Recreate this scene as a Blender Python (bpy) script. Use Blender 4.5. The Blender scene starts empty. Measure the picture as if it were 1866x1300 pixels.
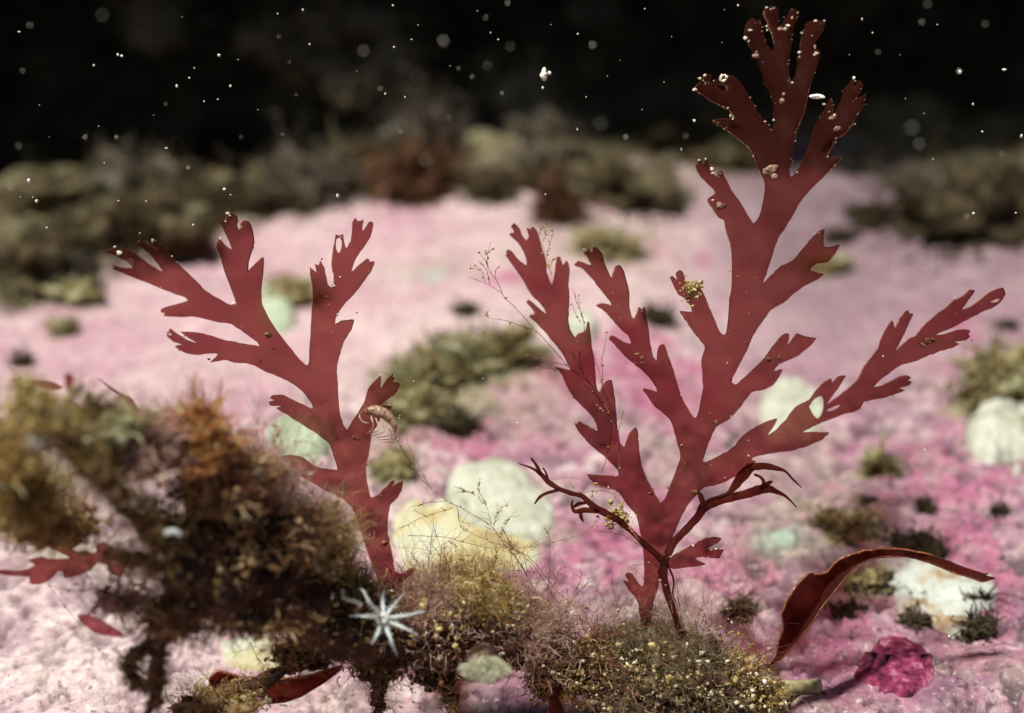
import bpy, math, random
import numpy as np
from mathutils import Vector, Matrix
from mathutils.geometry import delaunay_2d_cdt

random.seed(7)
RNG = np.random.default_rng(11)
SC = bpy.context.scene
COL = SC.collection

# ------------------------------------------------------------------ camera
PITCH = math.radians(15.0)
CAM = np.array((0.0, 0.0, 0.30))
FOC = 0.45                                   # metres to the sharp fronds
TH, TV = 1 / 3, 1 / 3 * 713 / 1024           # half-angle tangents
cd = bpy.data.cameras.new("camera")
cam = bpy.data.objects.new("camera", cd); COL.objects.link(cam)
cam.location = CAM
cam.rotation_euler = (math.pi / 2 - PITCH, 0, 0)
cd.sensor_width = 36; cd.lens = 54
cd.clip_start = 0.005; cd.clip_end = 60
cd.dof.use_dof = True; cd.dof.focus_distance = FOC
cd.dof.aperture_fstop = 5.2; cd.dof.aperture_blades = 6; cd.dof.aperture_rotation = 0.4
SC.camera = cam

# ------------------------------------------------------------------ light
SUN_EL, SUN_AZ = math.radians(64), math.radians(-138)      # azimuth from +Y towards +X
S = Vector((math.sin(SUN_AZ) * math.cos(SUN_EL), math.cos(SUN_AZ) * math.cos(SUN_EL), math.sin(SUN_EL)))
w = bpy.data.worlds.new("World"); SC.world = w; w.use_nodes = True
nt = w.node_tree
sky = nt.nodes.new("ShaderNodeTexSky"); sky.sky_type = 'NISHITA'; sky.sun_disc = False
sky.sun_elevation = SUN_EL; sky.sun_rotation = SUN_AZ
bg = nt.nodes["Background"]; bg.inputs[1].default_value = 0.03      # dark water: little light from the sky
nt.links.new(sky.outputs[0], bg.inputs[0])
sl = bpy.data.lights.new("sun", 'SUN'); sl.energy = 5.0; sl.angle = math.radians(5); sl.color = (1.0, 0.965, 0.90)
sun = bpy.data.objects.new("sun", sl); COL.objects.link(sun)
sun.location = (0, 0, 5); sun.rotation_euler = S.to_track_quat('Z', 'Y').to_euler()

SC.view_settings.view_transform = 'Standard'; SC.view_settings.look = 'None'
SC.view_settings.exposure = 0.35; SC.view_settings.gamma = 1.0; SC.view_settings.use_curve_mapping = False
SC.render.engine = 'CYCLES'
cy = SC.cycles
cy.max_bounces = 9; cy.diffuse_bounces = 7; cy.glossy_bounces = 2; cy.transmission_bounces = 4
cy.transparent_max_bounces = 24; cy.caustics_reflective = False; cy.caustics_refractive = False
cy.sample_clamp_indirect = 4.0; cy.use_denoising = True

# ------------------------------------------------------------------ helpers
FWD = np.array((0, math.cos(PITCH), -math.sin(PITCH)))
UP = np.array((0, math.sin(PITCH), math.cos(PITCH)))
RT = np.array((1.0, 0, 0))


def P(px, py, d):
    """the point that stands at distance d along the view and shows at photo pixel (px, py)"""
    px = np.asarray(px, float); py = np.asarray(py, float); d = np.asarray(d, float)
    a = d * (px - 933) / 933 * TH; b = -d * (py - 650) / 650 * TV
    return CAM + d[..., None] * FWD + a[..., None] * RT + b[..., None] * UP


def mpp(d):
    return d * TH / 933


def toPix(p):
    q = np.asarray(p) - CAM
    d = q @ FWD; d = np.where(np.abs(d) < 1e-4, 1e-4, d)
    return (q @ RT) / d / TH * 933 + 933, -(q @ UP) / d / TV * 650 + 650, d


def _hash(ix, iy, iz, seed):
    h = (ix * 374761393 + iy * 668265263 + iz * 2147483647 + seed * 1274126177) & 0xFFFFFFFF
    h = ((h ^ (h >> 13)) * 1274126177) & 0xFFFFFFFF
    h = ((h ^ (h >> 16)) * 2246822519) & 0xFFFFFFFF
    return ((h ^ (h >> 15)) & 0xFFFFFF) / float(0xFFFFFF)


def noise(p, s, seed=0):
    q = np.asarray(p, float) * s
    i = np.floor(q).astype(np.int64); f = q - i; f = f * f * (3 - 2 * f)
    x, y, z = i[..., 0], i[..., 1], i[..., 2]
    fx, fy, fz = f[..., 0], f[..., 1], f[..., 2]
    r = 0
    for dx in (0, 1):
        for dy in (0, 1):
            for dz in (0, 1):
                wgt = (fx if dx else 1 - fx) * (fy if dy else 1 - fy) * (fz if dz else 1 - fz)
                r = r + wgt * _hash(x + dx, y + dy, z + dz, seed)
    return r * 2 - 1


def fbm(p, s, o=4, seed=0):
    r, a = 0, 1.0
    for k in range(o):
        r = r + a * noise(p, s * 2.03 ** k, seed + k * 17); a *= 0.5
    return r


def sstep(a, b, x):
    t = np.clip((x - a) / (b - a), 0, 1); return t * t * (3 - 2 * t)


def tag(o, label=None, cat=None, group=None, kind=None):
    if label: o["label"] = label
    if cat: o["category"] = cat
    if group: o["group"] = group
    if kind: o["kind"] = kind
    return o


def empty(name, loc):
    o = bpy.data.objects.new(name, None); COL.objects.link(o)
    o.location = loc; o.empty_display_size = 0.005
    return o


def mesh(name, v, f, mats, parent=None, smooth=True, mi=None, loc=None):
    """v: (n,3) world points; f: list of faces or an int array; linked as ONE object, its origin at loc or its parent's"""
    v = np.asarray(v, float)
    org = np.array(parent.location) if parent is not None else (np.array(loc) if loc is not None else v.mean(0))
    me = bpy.data.meshes.new(name)
    lv = v - org
    if isinstance(f, np.ndarray):
        n, k = f.shape
        me.vertices.add(len(lv)); me.vertices.foreach_set("co", lv.astype(np.float32).ravel())
        me.loops.add(n * k); me.loops.foreach_set("vertex_index", f.astype(np.int32).ravel())
        me.polygons.add(n); me.polygons.foreach_set("loop_start", np.arange(0, n * k, k, dtype=np.int32))
        me.update(calc_edges=True)
    else:
        me.from_pydata(lv.tolist(), [], f)
    for m in (mats if isinstance(mats, (list, tuple)) else [mats]): me.materials.append(m)
    if mi is not None: me.polygons.foreach_set("material_index", np.asarray(mi, np.int32))
    if smooth: me.polygons.foreach_set("use_smooth", np.ones(len(me.polygons), bool))
    me.validate(); me.update()
    o = bpy.data.objects.new(name, me); COL.objects.link(o)
    if parent is not None: o.parent = parent
    else: o.location = org
    return o


def spline(pts, n=6):
    """Catmull-Rom through rows of any width"""
    p = np.asarray(pts, float)
    if len(p) < 3: return np.array([p[0] + (p[-1] - p[0]) * t for t in np.linspace(0, 1, n + 1)])
    q = np.vstack([2 * p[0] - p[1], p, 2 * p[-1] - p[-2]]); out = []
    for i in range(len(p) - 1):
        a, b, c, e = q[i], q[i + 1], q[i + 2], q[i + 3]
        for t in np.linspace(0, 1, n, endpoint=False):
            out.append(0.5 * (2 * b + (c - a) * t + (2 * a - 5 * b + 4 * c - e) * t * t + (3 * b - a - 3 * c + e) * t ** 3))
    out.append(p[-1]); return np.array(out)


def tubes(PP, R, sides=3):
    """many tapered tubes at once: PP (N,K,3), R (N,K)"""
    N, K, _ = PP.shape
    T = np.gradient(PP, axis=1); T /= np.linalg.norm(T, axis=2, keepdims=True) + 1e-12
    ref = np.where(np.abs(T[..., 2:3]) < 0.9, np.array((0, 0, 1.0)), np.array((1.0, 0, 0)))
    U = np.cross(T, ref); U /= np.linalg.norm(U, axis=2, keepdims=True) + 1e-12
    V = np.cross(T, U)
    an = np.arange(sides) / sides * 2 * math.pi
    v = PP[:, :, None, :] + R[:, :, None, None] * (np.cos(an)[None, None, :, None] * U[:, :, None, :] + np.sin(an)[None, None, :, None] * V[:, :, None, :])
    idx = np.arange(N * K * sides).reshape(N, K, sides)
    a = idx[:, :-1, :]; b = np.roll(idx, -1, 2)[:, :-1, :]; c = np.roll(idx, -1, 2)[:, 1:, :]; e = idx[:, 1:, :]
    f = np.stack([a, b, c, e], -1).reshape(-1, 4)
    return v.reshape(-1, 3), f


def tube1(pts, rad, sides=10, rough=0.0, rs=300, flat=1.0, caps=True):
    """one tube along a polyline, noise-roughened; flat<1 squeezes it along the view"""
    pts = np.asarray(pts, float); rad = np.asarray(rad, float)
    v, f = tubes(pts[None], rad[None], sides)
    K = len(pts)
    c = np.repeat(pts, sides, 0); off = v - c
    if flat != 1.0: off = off - (off @ FWD)[:, None] * FWD * (1 - flat)
    if rough: off = off * (1 + rough * fbm(v, rs, 3, 5))[:, None]
    v = c + off
    fl = [tuple(x) for x in f]
    if caps:
        fl.append(tuple(range(sides))[::-1]); fl.append(tuple(range((K - 1) * sides, K * sides)))
    return v, fl


def join(parts):
    vs, fs, n = [], [], 0
    for v, f in parts:
        vs.append(v); fs += [tuple(int(i) + n for i in x) for x in f]; n += len(v)
    return np.vstack(vs), fs


def ico(sub=1):
    t = (1 + 5 ** .5) / 2
    v = [(-1, t, 0), (1, t, 0), (-1, -t, 0), (1, -t, 0), (0, -1, t), (0, 1, t), (0, -1, -t), (0, 1, -t), (t, 0, -1), (t, 0, 1), (-t, 0, -1), (-t, 0, 1)]
    f = [(0, 11, 5), (0, 5, 1), (0, 1, 7), (0, 7, 10), (0, 10, 11), (1, 5, 9), (5, 11, 4), (11, 10, 2), (10, 7, 6), (7, 1, 8), (3, 9, 4), (3, 4, 2), (3, 2, 6), (3, 6, 8), (3, 8, 9), (4, 9, 5), (2, 4, 11), (6, 2, 10), (8, 6, 7), (9, 8, 1)]
    v = [np.array(x) / np.linalg.norm(x) for x in v]
    for _ in range(sub):
        nf, c = [], {}
        def mid(a, b):
            k = (min(a, b), max(a, b))
            if k not in c:
                m = v[a] + v[b]; v.append(m / np.linalg.norm(m)); c[k] = len(v) - 1
            return c[k]
        for a, b, e in f:
            x, y, z = mid(a, b), mid(b, e), mid(e, a); nf += [(a, x, z), (b, y, x), (e, z, y), (x, y, z)]
        f = nf
    return np.array(v), np.array(f)


ICO0, ICO1, ICO2, ICO3, ICO4 = ico(0), ico(1), ico(2), ico(3), ico(4)


def lumps(cen, rad, base=ICO0, jit=0.35):
    """many rough grains joined: cen (N,3), rad (N,)"""
    bv, bf = base; N = len(cen)
    sc = rad[:, None, None] * (1 + jit * RNG.uniform(-1, 1, (N, len(bv), 1)))
    st = RNG.uniform(0.5, 1.5, (N, 1, 3))
    v = cen[:, None, :] + bv[None] * sc * st
    f = (bf[None] + (np.arange(N) * len(bv))[:, None, None]).reshape(-1, 3)
    return v.reshape(-1, 3), f


def blob(c, r, base=ICO3, rough=0.25, s=None, seed=0):
    bv, bf = base; r = np.asarray(r, float)
    s = s or 1.2
    k = 1 + rough * fbm(bv + np.array(c) * 37, s, 4, seed)
    return np.array(c) + bv * r * k[:, None], bf


def strands(root, dirs, length, r0, K=6, curl=0.5, tip=0.35):
    N = len(root)
    d = dirs / (np.linalg.norm(dirs, axis=1, keepdims=True) + 1e-9)
    pts = [root]; st = (length / (K - 1))[:, None]
    for k in range(K - 1):
        d = d + curl * RNG.normal(0, 1, (N, 3)); d /= np.linalg.norm(d, axis=1, keepdims=True) + 1e-9
        pts.append(pts[-1] + d * st)
    PP = np.stack(pts, 1)
    R = (np.asarray(r0) * np.ones(N) * RNG.uniform(.6, 1.4, N))[:, None] * np.linspace(1, tip, K)[None]
    return PP, R


def bushy(root, dirs, length, r0, kids=3, curl=0.35, K=5):
    """branched filaments: main strands plus side twigs"""
    A, RA = strands(root, dirs, length, r0, K, curl)
    N = len(root); out = [tubes(A, RA)]
    for j in range(kids):
        k = RNG.integers(1, K - 1, N)
        rt = A[np.arange(N), k]; dd = A[np.arange(N), k + 1] - A[np.arange(N), k]
        dd = dd / (np.linalg.norm(dd, axis=1, keepdims=True) + 1e-9) + RNG.normal(0, .7, (N, 3))
        B, RB = strands(rt, dd, length * RNG.uniform(.25, .6, N), np.asarray(r0) * .7, 3, curl)
        out.append(tubes(B, RB))
    vs, fs, n = [], [], 0
    for v, f in out: vs.append(v); fs.append(f + n); n += len(v)
    return np.vstack(vs), np.vstack(fs)


# ------------------------------------------------------------------ materials
def newmat(name):
    m = bpy.data.materials.new(name); m.use_nodes = True
    n = m.node_tree.nodes; l = m.node_tree.links
    b = n["Principled BSDF"]
    return m, n, l, b


def ramp(n, l, src, stops):
    r = n.new("ShaderNodeValToRGB"); e = r.color_ramp.elements
    while len(e) > 1: e.remove(e[-1])
    e[0].position = stops[0][0]; e[0].color = (*stops[0][1], 1)
    for p, c in stops[1:]:
        x = e.new(p); x.color = (*c, 1)
    l.new(src, r.inputs[0]); return r


def tnoise(n, l, scale, detail=4, rough=.6, geo=True):
    t = n.new("ShaderNodeTexNoise"); t.inputs["Scale"].default_value = scale
    t.inputs["Detail"].default_value = detail; t.inputs["Roughness"].default_value = rough
    g = n.new("ShaderNodeNewGeometry"); l.new(g.outputs["Position"], t.inputs["Vector"])
    return t


def mottled(name, scale, stops, rough=.8, bump=0.0, bscale=None, spec=.25, trans=0.0):
    m, n, l, b = newmat(name)
    t = tnoise(n, l, scale)
    r = ramp(n, l, t.outputs[0], stops)
    l.new(r.outputs[0], b.inputs["Base Color"]); b.inputs["Roughness"].default_value = rough
    b.inputs["Specular IOR Level"].default_value = spec
    if bump:
        t2 = tnoise(n, l, bscale or scale * 3, 5, .65)
        bp = n.new("ShaderNodeBump"); bp.inputs["Distance"].default_value = bump; bp.inputs["Strength"].default_value = .8
        l.new(t2.outputs[0], bp.inputs["Height"]); l.new(bp.outputs[0], b.inputs["Normal"])
    if trans:
        tr = n.new("ShaderNodeBsdfTranslucent"); l.new(r.outputs[0], tr.inputs[0])
        mx = n.new("ShaderNodeMixShader"); mx.inputs[0].default_value = trans
        l.new(b.outputs[0], mx.inputs[1]); l.new(tr.outputs[0], mx.inputs[2])
        l.new(mx.outputs[0], n["Material Output"].inputs[0])
    return m


def frond_mat(name, body, clear, fac=.42, spots=.25):
    """thin wet red blade: lets light through, tints what stands behind it"""
    m, n, l, b = newmat(name)
    t = tnoise(n, l, 160, 6, .6); t2 = tnoise(n, l, 700, 3, .6)
    k = n.new("ShaderNodeMath"); k.operation = 'MULTIPLY_ADD'; k.inputs[1].default_value = .35; l.new(t2.outputs[0], k.inputs[0]); l.new(t.outputs[0], k.inputs[2])
    r = ramp(n, l, k.outputs[0], [(.42, tuple(c * (1 - spots * .5) for c in body)), (.95, tuple(c * (1 + spots * .5) for c in body))])
    rc = ramp(n, l, k.outputs[0], [(.42, tuple(c * .97 for c in clear)), (.95, tuple(min(1, c * 1.03) for c in clear))])
    tr = n.new("ShaderNodeBsdfTranslucent"); l.new(r.outputs[0], tr.inputs[0])
    l.new(r.outputs[0], b.inputs["Base Color"]); b.inputs["Roughness"].default_value = .5; b.inputs["Specular IOR Level"].default_value = .05
    m1 = n.new("ShaderNodeMixShader"); m1.inputs[0].default_value = .62
    l.new(b.outputs[0], m1.inputs[1]); l.new(tr.outputs[0], m1.inputs[2])
    tp = n.new("ShaderNodeBsdfTransparent"); l.new(rc.outputs[0], tp.inputs[0])
    m2 = n.new("ShaderNodeMixShader"); m2.inputs[0].default_value = 1 - fac
    l.new(m1.outputs[0], m2.inputs[1]); l.new(tp.outputs[0], m2.inputs[2])
    l.new(m2.outputs[0], n["Material Output"].inputs[0])
    return m


M = {}
M['frond'] = frond_mat("red_blade", (.085, .026, .018), (.865, .48, .475))
M['frond_old'] = frond_mat("old_red_blade", (.085, .024, .016), (.68, .31, .27), .58)
M['frond_shaded'] = frond_mat("shaded_red_blade", (.16, .03, .02), (.60, .22, .18), .7)  # darker blade; the stalk's shadow on it is painted into the colour
M['frond_pink'] = frond_mat("pink_blade", (.55, .16, .17), (.92, .55, .58), .45)
M['rim'] = mottled("blade_rim_glint", 900, [(.35, (.20, .05, .03)), (.60, (.34, .13, .06)), (.70, (.62, .5, .34))], .5, spec=.3, trans=.3)  # lighter than the blade: the glint of lit edges is in the colour
M['grain'] = mottled("pale_grain", 500, [(.35, (.55, .42, .22)), (.5, (.75, .70, .52)), (.7, (.85, .83, .75))], .45, spec=.5)
M['brown_grain'] = mottled("brown_grain", 500, [(.35, (.05, .02, .008)), (.55, (.22, .09, .03)), (.7, (.38, .26, .12))], .7)
M['gold_grain'] = mottled("gold_grain", 700, [(.3, (.10, .06, .015)), (.5, (.38, .28, .08)), (.68, (.60, .56, .30))], .6)
M['filament'] = mottled("filament", 300, [(.35, (.16, .035, .025)), (.6, (.32, .11, .07)), (.75, (.50, .34, .18))], .5, spec=.35, trans=.25)
M['twig'] = mottled("gold_filament", 300, [(.35, (.20, .08, .04)), (.55, (.36, .22, .09)), (.75, (.55, .46, .25))], .5, spec=.35, trans=.25)
M['turf'] = mottled("brown_turf", 330, [(.30, (.18, .08, .028)), (.43, (.42, .23, .09)), (.55, (.60, .42, .21)), (.67, (.80, .72, .52))], .8, trans=.5)
M['turf_drab'] = mottled("drab_turf", 330, [(.30, (.10, .06, .03)), (.44, (.27, .19, .10)), (.56, (.44, .35, .21)), (.68, (.68, .61, .44))], .8, trans=.45)
M['turf_pink'] = mottled("pinkish_turf", 330, [(.30, (.42, .20, .15)), (.46, (.66, .42, .33)), (.62, (.80, .67, .55))], .8, trans=.5)
M['turf_gold'] = mottled("golden_turf", 330, [(.30, (.24, .12, .022)), (.43, (.50, .33, .09)), (.55, (.68, .54, .23)), (.66, (.84, .79, .54))], .8, trans=.5)
M['turf_olive'] = mottled("olive_turf", 110, [(.30, (.06, .04, .014)), (.43, (.26, .20, .08)), (.55, (.44, .40, .20)), (.68, (.54, .56, .38))], .85, trans=.35)
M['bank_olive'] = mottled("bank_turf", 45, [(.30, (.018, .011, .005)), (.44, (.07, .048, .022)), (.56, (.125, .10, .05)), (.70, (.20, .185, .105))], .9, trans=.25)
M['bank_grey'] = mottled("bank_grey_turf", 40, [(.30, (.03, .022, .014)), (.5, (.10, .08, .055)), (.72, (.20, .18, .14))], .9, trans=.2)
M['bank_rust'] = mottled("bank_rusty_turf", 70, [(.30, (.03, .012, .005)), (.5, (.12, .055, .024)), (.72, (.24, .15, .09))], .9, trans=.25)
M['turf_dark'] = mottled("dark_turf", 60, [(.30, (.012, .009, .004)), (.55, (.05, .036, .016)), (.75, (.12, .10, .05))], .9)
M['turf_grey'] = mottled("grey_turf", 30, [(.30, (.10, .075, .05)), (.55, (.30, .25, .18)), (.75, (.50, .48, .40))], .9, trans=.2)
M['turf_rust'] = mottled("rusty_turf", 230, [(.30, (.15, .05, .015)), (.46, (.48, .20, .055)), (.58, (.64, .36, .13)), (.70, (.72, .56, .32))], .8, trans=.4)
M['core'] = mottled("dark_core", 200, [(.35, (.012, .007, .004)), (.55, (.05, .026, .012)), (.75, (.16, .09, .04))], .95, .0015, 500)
M['stalk'] = mottled("stalk_bark", 160, [(.32, (.012, .006, .004)), (.55, (.06, .026, .013)), (.75, (.20, .10, .055))], .8, .001, 500)
M['shell'] = mottled("pale_shell", 60, [(.30, (.26, .28, .19)), (.44, (.37, .38, .29)), (.57, (.46, .47, .38)), (.72, (.55, .56, .49))], .8, .0008, 420)
M['shell_yellow'] = mottled("stained_shell", 45, [(.32, (.22, .16, .07)), (.45, (.44, .38, .19)), (.58, (.46, .46, .33)), (.72, (.50, .52, .43))], .8, .0006, 350)
M['shell_worn'] = mottled("worn_shell", 55, [(.30, (.12, .085, .04)), (.41, (.36, .26, .15)), (.49, (.42, .44, .38)), (.68, (.52, .55, .50))], .8, .0008, 350)
M['shell_green'] = mottled("green_shell", 60, [(.30, (.28, .33, .22)), (.55, (.40, .46, .33)), (.75, (.48, .53, .42))], .8, .0006, 350)
M['crimson'] = mottled("crimson_crust", 260, [(.34, (.03, .004, .012)), (.46, (.15, .015, .05)), (.56, (.27, .04, .10)), (.68, (.42, .20, .24))], .75, .002, 420)
M['cream'] = mottled("cream_crumb", 500, [(.35, (.30, .24, .11)), (.5, (.50, .45, .28)), (.68, (.62, .60, .46))], .8)
M['polyp'] = mottled("polyp_flesh", 400, [(.35, (.74, .80, .78)), (.65, (.88, .91, .89))], .4, spec=.4, trans=.35)
def _soften(m, k):
    n, l = m.node_tree.nodes, m.node_tree.links; o = n["Material Output"]; src = o.inputs[0].links[0].from_socket
    tp = n.new("ShaderNodeBsdfTransparent"); mx = n.new("ShaderNodeMixShader"); mx.inputs[0].default_value = k
    l.new(src, mx.inputs[1]); l.new(tp.outputs[0], mx.inputs[2]); l.new(mx.outputs[0], o.inputs[0])


_soften(M['polyp'], .22)
M['worm'] = mottled("chalky_tube", 400, [(.35, (.55, .55, .38)), (.65, (.80, .80, .66))], .6)
M['shrimp'] = mottled("shrimp_shell", 520, [(.35, (.26, .11, .06)), (.50, (.46, .28, .18)), (.64, (.66, .56, .44))], .35, spec=.5, trans=.4)
M['stick'] = mottled("stick_bark", 200, [(.35, (.16, .12, .05)), (.6, (.36, .34, .18)), (.75, (.50, .50, .34))], .8, .0008, 500)
M['snow'] = mottled("drift_speck", 900, [(.35, (.62, .60, .42)), (.6, (.85, .85, .75))], .5)
M['wall'] = mottled("dark_rock", 22, [(.30, (.04, .028, .016)), (.50, (.16, .12, .075)), (.70, (.38, .31, .22))], .95, .01, 30)


# ------------------------------------------------------------------ the rock (structure)
def base_z(x, y):
    z = 0.0727 + 0.1947 * (y - 0.4257)
    y0 = .86 + .15 * sstep(-.10, .22, x)
    z = z - 0.32 * sstep(y0, y0 + .6, y)                      # falls away behind
    z = np.where(y < 0.3, z - 0.25 * (0.3 - y) ** 2 / (0.6 + np.abs(0.3 - y)), z)
    return z


BND = np.array([(-400, 640), (0, 555), (120, 510), (350, 440), (520, 395), (700, 345), (760, 372), (860, 345), (980, 332), (1120, 322), (1260, 300), (1400, 270), (1560, 262), (1680, 300), (1760, 392), (1830, 398), (2300, 400)], float)


def bounds(px):
    return np.interp(px, BND[:, 0], BND[:, 1])


def gfields(x, y):
    p = np.stack([x, y, np.zeros_like(x)], -1)
    q = np.stack([x, y, base_z(x, y)], -1)
    px, py, d = toPix(q)
    ok = (y > 0.15)
    px = np.where(ok, px, 0.0); py = np.where(ok, py, 3000.0)
    wob = 26 * fbm(p, 22, 3, 40)
    far = sstep(-14, 16, bounds(px) - py + wob) * ok         # beyond the pink: turf
    rough = sstep(620, 880, py + 0.12 * (px - 900) + 60 * noise(p, 14, 60)) * (1 - .5 * np.exp(-((px - 150) / 350) ** 2 - ((py - 1150) / 260) ** 2))
    return p, px, py, far, rough


def pits(p):
    w = p + .004 * np.stack([noise(p, 260, 21), noise(p, 260, 22), 0 * p[..., 0]], -1)
    return sstep(.42, .64, noise(w, 130, 9) + .3 * noise(w, 330, 10)) + .8 * sstep(.42, .66, noise(w, 270, 11))


def ground_z(x, y):
    x = np.asarray(x, float); y = np.asarray(y, float)
    p, px, py, far, rough = gfields(x, y)
    z = base_z(x, y)
    z = z + 0.010 * fbm(p, 5, 2, 1) + 0.0028 * fbm(p, 24, 2, 2)
    z = z + (0.0002 + 0.0008 * rough) * fbm(p, 90, 2, 3) + (0.0001 + 0.0003 * rough) * fbm(p, 310, 2, 4)
    z = z - (.0006 + .0028 * rough) * pits(p)
    z = z + far * (0.004 + 0.009 * fbm(p, 14, 3, 30) + 0.008 * np.abs(fbm(p, 40, 2, 31)))
    return z


def gpix(px, py):
    """where the view ray through a photo pixel meets the rock"""
    d = np.linspace(0.40, 1.8, 900)
    q = P(np.full_like(d, px), np.full_like(d, py), d)
    h = q[:, 2] - ground_z(q[:, 0], q[:, 1])
    k = np.argmax(h < 0) if (h < 0).any() else len(d) - 1
    return q[k], d[k]


def gauss(px, py, lst):
    r = 0
    for a, b, sx, sy, wgt in lst:
        r = r + wgt * np.exp(-((px - a) / sx) ** 2 - ((py - b) / sy) ** 2)
    return r


def build_ground():
    sx = np.concatenate([-1 - np.geomspace(5, .01, 26), np.linspace(-1, 1, 580), 1 + np.geomspace(.01, 5, 26)])
    yy = [0.30]
    while yy[-1] < 1.45: yy.append(yy[-1] + 0.0012 * (yy[-1] / .45) ** 1.25)
    yy = np.concatenate([0.30 - np.geomspace(3, .003, 30), np.array(yy), yy[-1] + np.geomspace(.01, 5, 26)])
    ny, nx = len(yy), len(sx)
    Y = np.repeat(yy[:, None], nx, 1); X = sx[None, :] * (0.13 + 0.42 * np.clip(Y, .3, 1.6))
    x, y = X.ravel(), Y.ravel()
    z = ground_z(x, y)
    idx = np.arange(ny * nx).reshape(ny, nx)
    f = np.stack([idx[:-1, :-1], idx[:-1, 1:], idx[1:, 1:], idx[1:, :-1]], -1).reshape(-1, 4)
    # the colour of the crust there, plus painted light falloff at the rear right
    p, px, py, far, rough = gfields(x, y)
    n1, n2, n3 = fbm(p, 16, 3, 70), fbm(p, 55, 3, 71), fbm(p, 170, 2, 72)
    n4, n5, n6 = fbm(p, 85, 3, 73), fbm(p, 110, 3, 74), fbm(p, 70, 3, 75)

    def lay(c, col, k):
        return c + (np.array(col) - c) * np.clip(k, 0, 1)[:, None]
    t = np.clip(.5 + .45 * n1 + .3 * n2, 0, 1)
    c = np.ones((len(x), 3)) * np.array((.53, .40, .385))
    c = lay(c, (.45, .265, .30), t * .9)
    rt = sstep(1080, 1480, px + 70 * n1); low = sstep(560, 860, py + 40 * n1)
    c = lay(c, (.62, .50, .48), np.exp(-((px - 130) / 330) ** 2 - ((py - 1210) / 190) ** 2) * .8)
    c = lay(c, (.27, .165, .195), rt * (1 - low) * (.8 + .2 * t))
    c = lay(c, (.15, .10, .115), rt * sstep(620, 380, py + 40 * n1) * .95)  # light fading toward the rear right, painted into the crust colour
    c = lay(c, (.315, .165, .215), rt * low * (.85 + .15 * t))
    cen = sstep(760, 900, px) * (1 - rt) * sstep(600, 760, py)
    c = lay(c, (.35, .17, .225), cen * .9)
    c = lay(c, (.58, .49, .45), sstep(.16, .46, n5 + .25 * n3) * (.25 + .40 * rough) * (1 - .45 * rt))
    c = lay(c, (.19, .09, .135), sstep(.14, .46, n4 + .3 * n3) * (.12 + .66 * rough))
    mg = gauss(px, py, [(1130, 1010, 110, 60, 1.2), (790, 810, 120, 60, 1.0), (1245, 700, 70, 55, 1.1), (1310, 1070, 120, 60, 1.0), (1160, 640, 60, 40, .8), (1740, 585, 60, 30, .6), (1500, 870, 60, 40, .4), (1680, 860, 170, 110, .5),
                        (980, 690, 160, 50, .5), (1250, 470, 130, 40, .45), (950, 540, 60, 25, .8), (1160, 460, 60, 20, .7), (870, 760, 120, 60, .5), (1780, 1010, 140, 120, .5), (1120, 380, 60, 20, .7), (1500, 1180, 160, 90, .4), (1800, 1220, 120, 80, .45)])
    mg = sstep(.22, .60, mg * (.85 + .9 * n2 + .6 * n3))
    c = lay(c, (.37, .11, .19), mg * .78 * (1 - .35 * sstep(.1, .4, n5)))
    c = lay(c, (.34, .27, .22), sstep(.25, .6, fbm(p, 48, 3, 76)) * .5 * rough)
    c = lay(c, (.34, .12, .18), sstep(.30, .45, n6) * rough * .4 * sstep(700, 900, px))
    ol = gauss(px, py, [(830, 690, 130, 70, 1.0), (740, 760, 70, 50, .8), (960, 740, 120, 40, .35), (1100, 460, 110, 50, .7), (1150, 320, 120, 60, .7), (540, 530, 50, 25, .8), (1440, 920, 120, 50, .55),
                        (1540, 960, 80, 40, .7), (1430, 985, 60, 25, .7), (720, 860, 40, 40, .8), (1570, 1060, 70, 40, .6), (1450, 1020, 160, 60, .3), (100, 960, 160, 90, .9), (760, 510, 90, 16, .5), (880, 490, 60, 20, .4), (1500, 470, 60, 20, .5), (900, 340, 60, 30, .5), (980, 400, 80, 25, .5), (60, 880, 120, 60, .8), (1280, 300, 80, 20, .5)])
    ol = np.clip(ol * (.8 + .9 * n2), 0, 1)
    c = lay(c, (.23, .24, .13), ol * .75)
    c = lay(c, (.30, .42, .32), np.clip(gauss(px, py, [(1430, 985, 50, 22, 1.0), (725, 868, 40, 22, .9), (780, 520, 40, 10, .5)]) * (.9 + n3), 0, 1) * .8)
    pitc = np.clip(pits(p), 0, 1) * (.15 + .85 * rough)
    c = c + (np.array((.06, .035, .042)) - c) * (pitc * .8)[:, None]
    tf = np.clip(.5 + .8 * fbm(p, 40, 3, 80), 0, 1)[:, None]
    farc = np.array((.075, .058, .024)) * (1 - tf) + np.array((.17, .155, .08)) * tf
    c = c + (farc - c) * far[:, None]
    v = np.stack([x, y, z], -1)
    m, n, l, b = newmat("coralline_rock")
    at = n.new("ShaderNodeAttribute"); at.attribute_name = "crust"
    t1 = tnoise(n, l, 260, 6, .72)
    mul = ramp(n, l, t1.outputs[0], [(.32, (.52, .47, .52)), (.44, (.86, .84, .86)), (.54, (1, 1, 1)), (.70, (1.32, 1.40, 1.34))])
    mx = n.new("ShaderNodeMix"); mx.data_type = 'RGBA'; mx.blend_type = 'MULTIPLY'; mx.inputs[0].default_value = 1
    l.new(at.outputs["Color"], mx.inputs[6]); l.new(mul.outputs[0], mx.inputs[7]); last = mx.outputs[2]
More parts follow.
